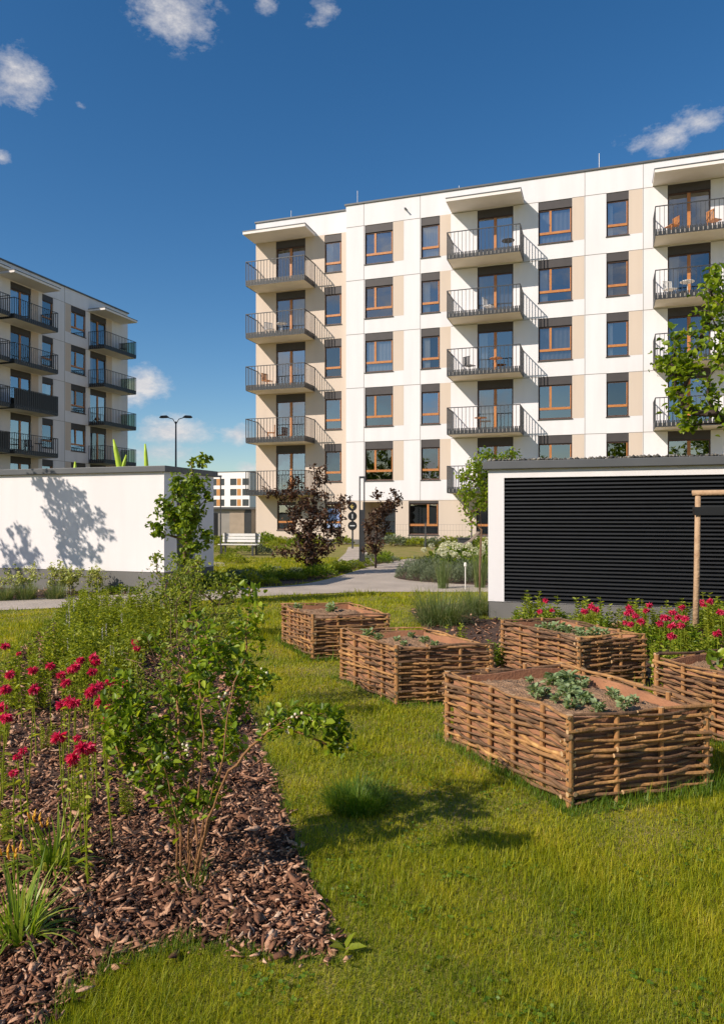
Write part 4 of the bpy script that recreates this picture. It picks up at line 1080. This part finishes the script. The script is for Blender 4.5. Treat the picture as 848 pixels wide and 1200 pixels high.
for i, (px, py) in enumerate(spots):
    g_ = ground(px, py)
    if i < 5:
        protos.append(stem_plant('garden_perennial', lab_p, 'plant', g_, 8, (.42, .5, .36, .46, .55)[i], .05, .017, LEAF['perennial'], 80+i, .11, spike=(.0, .0, .0, .0, .3)[i], whorls=11, group='perennials in the left bed'))
    else: dup(protos[rr_.randrange(5)], None, g_, rr_.uniform(0, 6.28), rr_.uniform(.75, 1.15))
# small sprigs in the open mulch
for i, (px, py) in enumerate(((5, 870), (10, 930), (100, 905), (190, 880), (95, 960), (5, 990), (150, 960), (130, 850), (55, 880))):
    dup(protos[i % 5], None, ground(px, py), i*1.3, .42, label='small green sprout coming up through the open bark mulch', group='sprouts in the bark mulch')
# ---- red bee balm
def balm(label, group, px, py, z, seed, proto=None, sz=1.0):
    d = (CAMH-z)*848/(py-605); head = at(px, py, d)
    base = Vector((head.x, head.y, 0))
    rng = np.random.default_rng(seed)
    t = thing('bee_balm', label, 'flower', base, group)
    h = z
    off = Vector((rng.normal(0, .03), rng.normal(0, .03), 0))
    mb = MB(); mb.tube([off, off*.4+Vector((0, 0, h*.5)), (0, 0, h)], [.0035, .003, .0025], 6); mb.build('stem', LEAF['perennial'], t)
    P = []; D = []
    for k in range(int(h/.055)):
        if rng.random() < .35: continue
        p = off*(1-k*.055/h)+Vector((0, 0, .05+k*.055)); a = (k % 2)*1.57+rng.normal(0, .3)
        for s in (0, 3.14): P.append(tuple(p)); D.append((math.cos(a+s), math.sin(a+s), .25))
    n = len(P); D = [tuple(np.array(q)+rng.normal(0, .35, 3)) for q in D]; L = rng.uniform(.018, .048, n); V, F = leaf_arrays(np.array(P), np.array(D), L, L*.42, rng, .25, .4); npmesh('leaves', V, [F], LEAF['perennial'], t)
    n = 95; az = rng.uniform(0, 6.28, n); el = rng.normal(.12, .5, n)
    D = np.stack([np.cos(az)*np.cos(el), np.sin(az)*np.cos(el), np.sin(el)], 1); P = D*.006+np.array([0, 0, h])
    L = .028*sz*rng.uniform(.7, 1.25, n); V, F = leaf_arrays(P, D, L, L*.30, rng, .3, .45); npmesh('flower_head', V, [F], LEAF['red'], t)
    return t
LH = [(18, 218), (33, 312), (18, 362), (5, 422), (18, 457), (110, 298), (113, 362), (165, 285), (203, 316), (218, 340), (250, 288), (268, 265), (310, 255), (317, 272), (305, 303), (312, 360), (365, 333), (408, 347), (202, 412), (247, 407), (333, 402), (358, 420), (346, 462), (195, 522), (257, 523), (240, 592), (272, 558), (291, 558), (445, 205), (452, 227), (78, 565), (58, 585), (45, 640), (62, 243), (298, 375), (327, 352), (238, 296), (230, 402)]
for i, (x, y) in enumerate(LH):
    rr = random.Random(i); small = i in (22, 24, 30, 31, 32, 33, 21)
    balm('crimson bee balm flower on a tall stem in the left bark mulch bed', 'crimson flowers in the left bed', x/2.827, 680+y/2.827, rr.uniform(.47, .62), 300+i, sz=.5 if small else 1.0)
RH = [(232, 130), (213, 167), (255, 163), (367, 166), (392, 150), (407, 160), (520, 153), (515, 173), (543, 182), (507, 206), (527, 211), (563, 201), (590, 145), (580, 163), (628, 208), (642, 187), (672, 170), (690, 187), (713, 190), (668, 216), (700, 215), (703, 153), (668, 250), (770, 133), (800, 132), (836, 170), (825, 243), (655, 190), (525, 168), (780, 145)]
for i, (x, y) in enumerate(RH):
    rr = random.Random(100+i)
    z = rr.uniform(.44, .56)
    balm('crimson bee balm flower growing between the planters and the black louvres', 'crimson flowers before the louvres', 560+x/2.944, 660+y/2.944, z, 400+i, sz=1.25 if i not in (1, 2, 9, 10) else .9)
# green plants before the louvred shed
rp = random.Random(4); ROW = [(1.9+.28*i, 10.35-.06*i) for i in range(14)]
lp = 'bushy green perennial in the flower bed before the black louvres'
pr = []
for i in range(62):
    d = rp.uniform(7.2, 9.9); x0 = 1.7 if d > 8.2 else 3.0; x = rp.uniform(x0, 5.6)
    if i < 4: d = (8.9, 9.3, 8.4, 9.0)[i]; x = (2.0, 2.9, 3.6, 4.4)[i]
    p = W(x, d)
    if in_beds(np.array([p.x]), np.array([p.y]), .25)[0]: continue
    if len(pr) < 4: pr.append(stem_plant('garden_perennial', lp, 'plant', p, 10, (.42, .5, .36, .46)[len(pr)], .055, .024, LEAF['perennial' if len(pr) % 2 else 'shrub'], 180+i, .13, whorls=11, group='perennials before the louvres'))
    else: dup(pr[rp.randrange(4)], None, p, rp.uniform(0, 6.28), rp.uniform(.7, 1.1))
for i, (x, d) in enumerate(((2.75, 6.15), (2.7, 6.5), (2.9, 5.75), (2.6, 7.0), (3.0, 6.9), (3.3, 7.0), (1.35, 7.4), (1.0, 7.8), (.75, 7.2))):
    dup(pr[i % 4], None, W(x, d), i, .8)
# ---- path-side planting strip, low mounds
lm = 'low green mound plant in the mulched strip beside the gravel path'
pm = []
rq = random.Random(12)
def strip_pts(poly, n):
    xs = [p[0] for p in poly]; ys = [p[1] for p in poly]; out = []
    while len(out) < n:
        x, y = rq.uniform(min(xs), max(xs)), rq.uniform(min(ys), max(ys))
        if inpoly(np.array([x]), np.array([y]), poly)[0]: out.append((x, y, 0))
    return out
def mound(name, label, loc, r, h, mat, seed, group, n=700, L=.06, w=.02, cat='plant'):
    rng = np.random.default_rng(seed); t = thing(name, label, cat, loc, group)
    az = rng.uniform(0, 6.28, n); rad = np.sqrt(rng.random(n)); z = h*np.sqrt(1-rad**2)*rng.uniform(.35, 1.1, n)
    P = np.stack([np.cos(az)*rad*r, np.sin(az)*rad*r, z], 1); D = np.stack([np.cos(az)*rad, np.sin(az)*rad, np.full(n, .8)], 1)+rng.normal(0, .3, (n, 3))
    Ls = L*rng.uniform(.6, 1.3, n); V, F = leaf_arrays(P, D, Ls, Ls*w/L, rng); npmesh('foliage', V, [F], mat, t)
    mb = MB()
    for k in range(6): mb.tube([(0, 0, 0), tuple(P[k]*.8)], .004, 5)
    mb.build('stems', M['bark'], t); return t
for i, p in enumerate(strip_pts(STRIP, 62)):
    if i < 5: pm.append(mound('low_shrub', lm, p, .34, (.30, .22, .34, .26, .22)[i], LEAF[('perennial', 'fine', 'shrub', 'sage', 'perennial')[i]], 210+i, 'mound plants beside the path', 420, .07, .028))
    else: dup(pm[rq.randrange(5)], None, p, rq.uniform(0, 6), rq.uniform(.5, .95))
# beds against the block
lb = 'green shrub in the planting along the foot of the main block'
for i in range(58):
    x = -24 + 26*(i+rq.random())/58
    if -13.3 < x < -10.4: continue
    y = rq.uniform(35.6, 37.4) if x > -14 else rq.uniform(33.5, 37.3)
    dup(pm[rq.randrange(5)], None, (x, y, 0), rq.uniform(0, 6), rq.uniform(1.3, 2.0), label=lb, group='shrubs at the foot of the block')
lc = 'low shrub on the far lawn around the white bench'
for i, (px, py) in enumerate(((258, 648), (268, 649), (284, 648), (302, 645), (312, 644), (320, 642), (330, 646), (342, 642), (310, 650), (265, 656), (275, 660))):
    dup(pm[i % 5], None, ground(px, py), i, 1.0, label=lc, group='low shrubs around the bench')
# island: lavender-like mounds and hydrangeas
li = 'grey-green lavender-like mound on the island bed'
isl0 = None
for i, (px, py) in enumerate(((478, 679), (492, 681), (507, 683), (523, 684), (486, 672), (500, 674), (515, 677), (532, 680), (548, 683), (496, 668), (512, 669), (528, 672), (560, 684), (545, 676), (558, 677))):
    if isl0 is None: isl0 = mound('lavender_mound', li, ground(px, py), .30, .42, LEAF['sage'], 230, 'lavender-like mounds on the island', 700, .09, .010)
    else: dup(isl0, None, ground(px, py), i*1.1, rq.uniform(.85, 1.2))
rng = np.random.default_rng(77)
def hydr(loc, seed, lab):
    t = mound('hydrangea', lab, loc, .42, .55, LEAF['shrub'], seed, 'white hydrangeas on the island', 350, .09, .055, 'shrub')
    rg_ = np.random.default_rng(seed)
    for k in range(9):
        a = rg_.uniform(0, 6.28); r = .42*math.sqrt(rg_.random()); c = np.array((math.cos(a)*r, math.sin(a)*r, .48+.2*rg_.random()))
        n = 90; D = unit(rg_.normal(0, 1, (n, 3))); P = c + D*np.array([.06, .06, .05])
        L = np.full(n, .035); V, F = leaf_arrays(P, D+rg_.normal(0, .8, (n, 3)), L, L*.9, rg_, .1, .1); npmesh('flower_head', V, [F], LEAF['cream'], t)
    return t
h0 = hydr(ground(512, 668), 240, 'white flowering hydrangea on the island bed')
for i, (px, py) in enumerate(((522, 665), (536, 668), (548, 666), (558, 671), (566, 664), (540, 661), (530, 672), (568, 674))): dup(h0, None, ground(px, py), i*1.7, rq.uniform(.9, 1.2))
# small dark plants along the shed plinth
for i, (px, py) in enumerate(((128, 696), (140, 695.5), (152, 695), (160, 695))): dup(pm[2], None, ground(px, py), i, .45, label='tiny dark green plant at the foot of the shed plinth', group='tiny plants by the plinth')

# ================================================================= GRASS AND BARK
def cam_frame(x, y): return CC*x+SS*y, -SS*x+CC*y
def scatter(n, d0, d1, half, rng):
    d = d0*(d1/d0)**rng.random(n); x = d*rng.uniform(-half, half, n)
    return CC*x-SS*d, SS*x+CC*d, d
def lawn():
    rng = np.random.default_rng(1)
    X, Y, d = scatter(1150000, 1.5, 27, .62, rng)
    jx = X+.025*np.sin(Y*31)+rng.normal(0, .012, len(X)); jy = Y+.025*np.sin(X*27)
    keep = ~(inpoly(jx, jy, MULCH) | inpoly(X, Y, PATH) | inpoly(X, Y, ISL) | inpoly(X, Y, STRIP) | inpoly(X, Y, BEDR) | inpoly(X, Y, SHB) | in_beds(X, Y))
    keep &= ~((X < -8.1) & (Y > 12.3) & (Y < 14.4)) & ~((X > -1.7) & (Y > 11)) & ~inpoly(X, Y, far_walk)
    # thin, worn spots
    f = np.sin(X*3.1+np.sin(Y*2.3)*2)*np.sin(Y*2.7+np.sin(X*1.9)*2)
    keep &= rng.random(len(X)) < (.86 + .14*f)
    X, Y, d = X[keep], Y[keep], d[keep]; n = len(X)
    rnd = rng.random(n); edge = in_beds(X, Y, .22) & (rnd < .75)
    M2 = [(p[0]*1.0, p[1]*1.0) for p in MULCH]
    cm = np.array(MULCH).mean(0); near = inpoly(X, Y, [tuple(cm+(np.array(p)-cm)*1.03) for p in MULCH]) & (rnd < .55)
    H = rng.gamma(4, .0075, n)*(1+.35*f[keep]) ; wild = rng.random(n) < .025; H = np.where(wild, H*1.9, H); H = np.where(edge, H*1.9, H); H = np.where(near, H*1.6, H); H *= (1+.35*np.sin(X*1.7+3*np.sin(Y*.9))*np.sin(Y*2.1+X)); H *= np.clip((d/7)**.35, 1, 2)
    Wd = .0025*np.clip(d/3.0, .8, 12)*rng.uniform(.7, 1.3, n)
    az = rng.uniform(0, 6.283, n); P = np.stack([X, Y, np.zeros(n)], 1)
    V, F = blade_arrays(P, az, H, Wd, rng.uniform(.05, 1.5, n), rng, 2, .8)
    tallm = (edge | near)
    mi = np.concatenate([tallm.astype(int), tallm.astype(int)])
    o = npmesh('lawn_grass', V, F, [LEAF['blade'], LEAF['tall']], None, mi=mi)
    tag(o, 'short sunlit yellow-green lawn grass around the planters', 'grass', None, 'stuff')
lawn()
def clover():
    rng = np.random.default_rng(8); P = []; D = []
    for c in range(130):
        d = 2.1*(9/2.1)**rng.random(); x = d*rng.uniform(-.15, .6); q = W(x, d)
        if inpoly(np.array([q.x]), np.array([q.y]), MULCH)[0] or in_beds(np.array([q.x]), np.array([q.y]), .1)[0]: continue
        for k in range(rng.integers(3, 16)):
            p = np.array([q.x, q.y, 0])+np.array([*rng.normal(0, .05, 2), rng.uniform(.012, .03)]); a0 = rng.uniform(0, 6.28)
            for j in range(3): P.append(p); D.append((math.cos(a0+j*2.09), math.sin(a0+j*2.09), .25))
    n = len(P); L = rng.uniform(.009, .017, n); V, F = leaf_arrays(np.array(P), np.array(D), L, L*.9, rng, .1, .1)
    tag(npmesh('clover', V, [F], LEAF['tall']), 'scattered clover leaves among the lawn grass', 'clover', None, 'stuff')
clover()
def chips():
    rng = np.random.default_rng(2)
    X, Y, d = scatter(125000, 1.6, 9.5, .8, rng)
    cm = np.array(MULCH).mean(0); k = inpoly(X, Y, MULCH) | (inpoly(X, Y, [tuple(cm+(np.array(p)-cm)*1.05) for p in MULCH]) & (rng.random(len(X)) < .13)); Xa, Ya, da = X[k], Y[k], d[k]
    X, Y, d = scatter(16000, 5, 16, .62, rng)
    k = (inpoly(X, Y, BEDR) | inpoly(X, Y, SHB) ) & ~in_beds(X, Y); 
    X = np.concatenate([Xa, X[k]]); Y = np.concatenate([Ya, Y[k]]); d = np.concatenate([da, d[k]])
    n = len(X)
    L = np.clip(rng.lognormal(math.log(.022), .55, n), .008, .10)*np.clip(d/5, 1, 2.2); Wd = np.minimum(L*rng.uniform(.16, .62, n), .030*np.clip(d/5, 1, 2)); Tt = np.clip(L*rng.uniform(.05, .12, n), .0012, .005)
    az = rng.uniform(0, 6.28, n); tx = rng.normal(0, .36, n); ty = rng.normal(0, .42, n)
    ux = np.stack([np.cos(az)*np.cos(tx), np.sin(az)*np.cos(tx), np.sin(tx)], 1)
    uy = np.stack([-np.sin(az)*np.cos(ty), np.cos(az)*np.cos(ty), np.sin(ty)], 1); uz = unit(np.cross(ux, uy))
    c = np.stack([X, Y, .006+rng.random(n)**1.2*.034], 1)
    a7 = np.linspace(0, 2*np.pi, 8)[:-1][None]+rng.uniform(-.35, .35, (n, 7)); r7 = rng.uniform(.5, 1.1, (n, 7))
    x7 = np.cos(a7)*r7; y7 = np.sin(a7)*r7*(1-.75*np.abs(np.cos(a7))**2); curl = rng.normal(0, .35, (n, 1))*(x7**2)*1.0
    top = c[:, None]+x7[..., None]*(ux*L[:, None])[:, None]*.75+y7[..., None]*(uy*Wd[:, None])[:, None]*.75+uz[:, None]*(Tt[:, None]*.5+curl*L[:, None]*.35+rng.normal(0, .35, (n, 7))*Tt[:, None])[..., None]
    bot = top-uz[:, None]*Tt[:, None, None]*rng.uniform(.7, 1.6, (n, 7))[..., None]
    V = np.concatenate([top, bot], 1); i = np.arange(n)[:, None]*14
    F7 = np.concatenate([i+np.arange(7)[None], i+np.arange(13, 6, -1)[None]])
    F = np.concatenate([i+np.array([[k, k+7, (k+1) % 7+7, (k+1) % 7]]) for k in range(7)])
    o = npmesh('bark_mulch', V.reshape(-1, 3), [F7, F], LEAF['chip']); tag(o, 'red-brown bark chips covering the planting bed', 'mulch', None, 'stuff')
chips()

# ================================================================= SKY, SUN, CAMERA
w = bpy.data.worlds.new('World'); sc.world = w; w.use_nodes = True
nt = w.node_tree; nt.nodes.clear(); L = nt.links.new
out = nt.nodes.new('ShaderNodeOutputWorld')
sky = nt.nodes.new('ShaderNodeTexSky'); sky.sky_type = 'NISHITA'; sky.sun_disc = False
sky.sun_elevation = SUN_E; sky.sun_rotation = math.atan2(SUN_H[0], SUN_H[1]); sky.air_density = 1.0; sky.dust_density = .35; sky.ozone_density = 2.4
gam = nt.nodes.new('ShaderNodeGamma'); gam.inputs['Gamma'].default_value = 1.0
hs = nt.nodes.new('ShaderNodeHueSaturation'); hs.inputs['Hue'].default_value = .501; hs.inputs['Saturation'].default_value = 1.32; hs.inputs['Value'].default_value = 1.12
L(sky.outputs[0], hs.inputs['Color'])
b1 = nt.nodes.new('ShaderNodeBackground'); b1.inputs['Strength'].default_value = .094; L(hs.outputs[0], b1.inputs['Color'])
tc = nt.nodes.new('ShaderNodeTexCoord')
def vdir(px, py): return at(px, py, 1.0)-Vector((0, 0, CAMH))
nz = nt.nodes.new('ShaderNodeTexNoise'); nz.inputs['Scale'].default_value = 9; nz.inputs['Detail'].default_value = 8; nz.inputs['Roughness'].default_value = .6
mp = nt.nodes.new('ShaderNodeMapping'); mp.inputs['Scale'].default_value = (1, 1, 1.8); L(tc.outputs['Generated'], mp.inputs['Vector']); L(mp.outputs[0], nz.inputs['Vector'])
def mth(op, a, b=None, c=None, clamp=False):
    m = nt.nodes.new('ShaderNodeMath'); m.operation = op; m.use_clamp = clamp
    for i, v in enumerate((a, b, c)):
        if v is None: continue
        if isinstance(v, (int, float)): m.inputs[i].default_value = v
        else: L(v, m.inputs[i])
    return m.outputs[0]
acc = None
for (px, py, rx, ry, amp) in ((18, 92, 42, 40, 1.0), (-40, 95, 55, 42, 1.0), (205, 12, 58, 40, .85), (378, 14, 26, 22, .55), (775, 165, 56, 20, .62), (820, 140, 34, 22, .62), (165, 450, 36, 27, 1.0), (150, 460, 40, 24, .9), (200, 506, 56, 22, 1.0), (190, 530, 70, 16, .75), (280, 509, 24, 16, .95), (2, 184, 12, 10, .7), (95, 123, 10, 6, .45), (290, 548, 16, 9, .8), (310, 2, 18, 12, .6)):
    v = vdir(px, py); ln = v.length; v.normalize()
    sub = nt.nodes.new('ShaderNodeVectorMath'); sub.operation = 'SUBTRACT'; L(tc.outputs['Generated'], sub.inputs[0]); sub.inputs[1].default_value = v
    sx = rx/848/ln; sy = ry/848/ln
    ml = nt.nodes.new('ShaderNodeVectorMath'); ml.operation = 'MULTIPLY'; L(sub.outputs[0], ml.inputs[0]); ml.inputs[1].default_value = (1/sx, 1/sx, 1/sy)
    le = nt.nodes.new('ShaderNodeVectorMath'); le.operation = 'LENGTH'; L(ml.outputs[0], le.inputs[0])
    f = mth('MULTIPLY', mth('SUBTRACT', 1.15, le.outputs['Value'], clamp=True), amp)
    acc = f if acc is None else mth('MAXIMUM', acc, f)
# broken cloud over the rest of the sky, behind the standpoint
sep = nt.nodes.new('ShaderNodeSeparateXYZ'); L(tc.outputs['Generated'], sep.inputs[0])
nb = nt.nodes.new('ShaderNodeTexNoise'); nb.inputs['Scale'].default_value = 5.5; nb.inputs['Detail'].default_value = 7; L(mp.outputs[0], nb.inputs['Vector'])
behind = mth('MULTIPLY', mth('MULTIPLY', sep.outputs['Y'], -2.5, clamp=True), mth('MULTIPLY', mth('SUBTRACT', nb.outputs['Fac'], .45), 5.0, clamp=True))
acc = mth('MAXIMUM', acc, behind)
nf = nt.nodes.new('ShaderNodeTexNoise'); nf.inputs['Scale'].default_value = 26; nf.inputs['Detail'].default_value = 8; nf.inputs['Roughness'].default_value = .68; L(mp.outputs[0], nf.inputs['Vector'])
mixn = mth('ADD', mth('MULTIPLY', nz.outputs['Fac'], .35), mth('MULTIPLY', nf.outputs['Fac'], .65))
den = mth('ADD', mth('MULTIPLY', acc, 1.5), mth('MULTIPLY', mth('SUBTRACT', mixn, .5), 3.9))
den = mth('MULTIPLY', mth('SUBTRACT', den, .36), .80, clamp=True); den = mth('MULTIPLY', den, mth('MULTIPLY', acc, 6, clamp=True)); den = mth('MULTIPLY', den, .9)
cr = nt.nodes.new('ShaderNodeValToRGB'); e = cr.color_ramp.elements; e[0].position = .35; e[0].color = (.52, .53, .60, 1); e[1].position = .6; e[1].color = (.84, .81, .80, 1); L(mixn, cr.inputs[0])
b2 = nt.nodes.new('ShaderNodeBackground'); L(cr.outputs[0], b2.inputs['Color']); b2.inputs['Strength'].default_value = .85
mx = nt.nodes.new('ShaderNodeMixShader'); L(den, mx.inputs[0]); L(b1.outputs[0], mx.inputs[1]); L(b2.outputs[0], mx.inputs[2]); L(mx.outputs[0], out.inputs['Surface'])

sl = bpy.data.lights.new('sun', 'SUN'); sl.energy = 5.0; sl.angle = R(.55); sl.color = (1, .885, .765)
so = bpy.data.objects.new('sun', sl); COL.objects.link(so)
sd = Vector((SUN_H[0]*math.cos(SUN_E), SUN_H[1]*math.cos(SUN_E), math.sin(SUN_E)))
so.rotation_euler = sd.to_track_quat('Z', 'Y').to_euler(); so.location = (-20, -20, 30)

cd = bpy.data.cameras.new('camera'); cd.sensor_fit = 'HORIZONTAL'; cd.sensor_width = 24; cd.lens = 24; cd.clip_end = 3000; cd.clip_start = .05
cd.shift_y = 5/848
co = bpy.data.objects.new('camera', cd); COL.objects.link(co); co.location = (0, 0, CAMH); co.rotation_euler = (R(90), 0, math.atan2(SS, CC)); sc.camera = co
sc.view_settings.view_transform = 'Standard'; sc.view_settings.look = 'None'; sc.view_settings.gamma = 1; sc.view_settings.exposure = .14
sc.cycles.max_bounces = 6; sc.cycles.transparent_max_bounces = 12; sc.cycles.diffuse_bounces = 3; sc.cycles.caustics_reflective = False; sc.cycles.caustics_refractive = False
sc.cycles.use_denoising = True
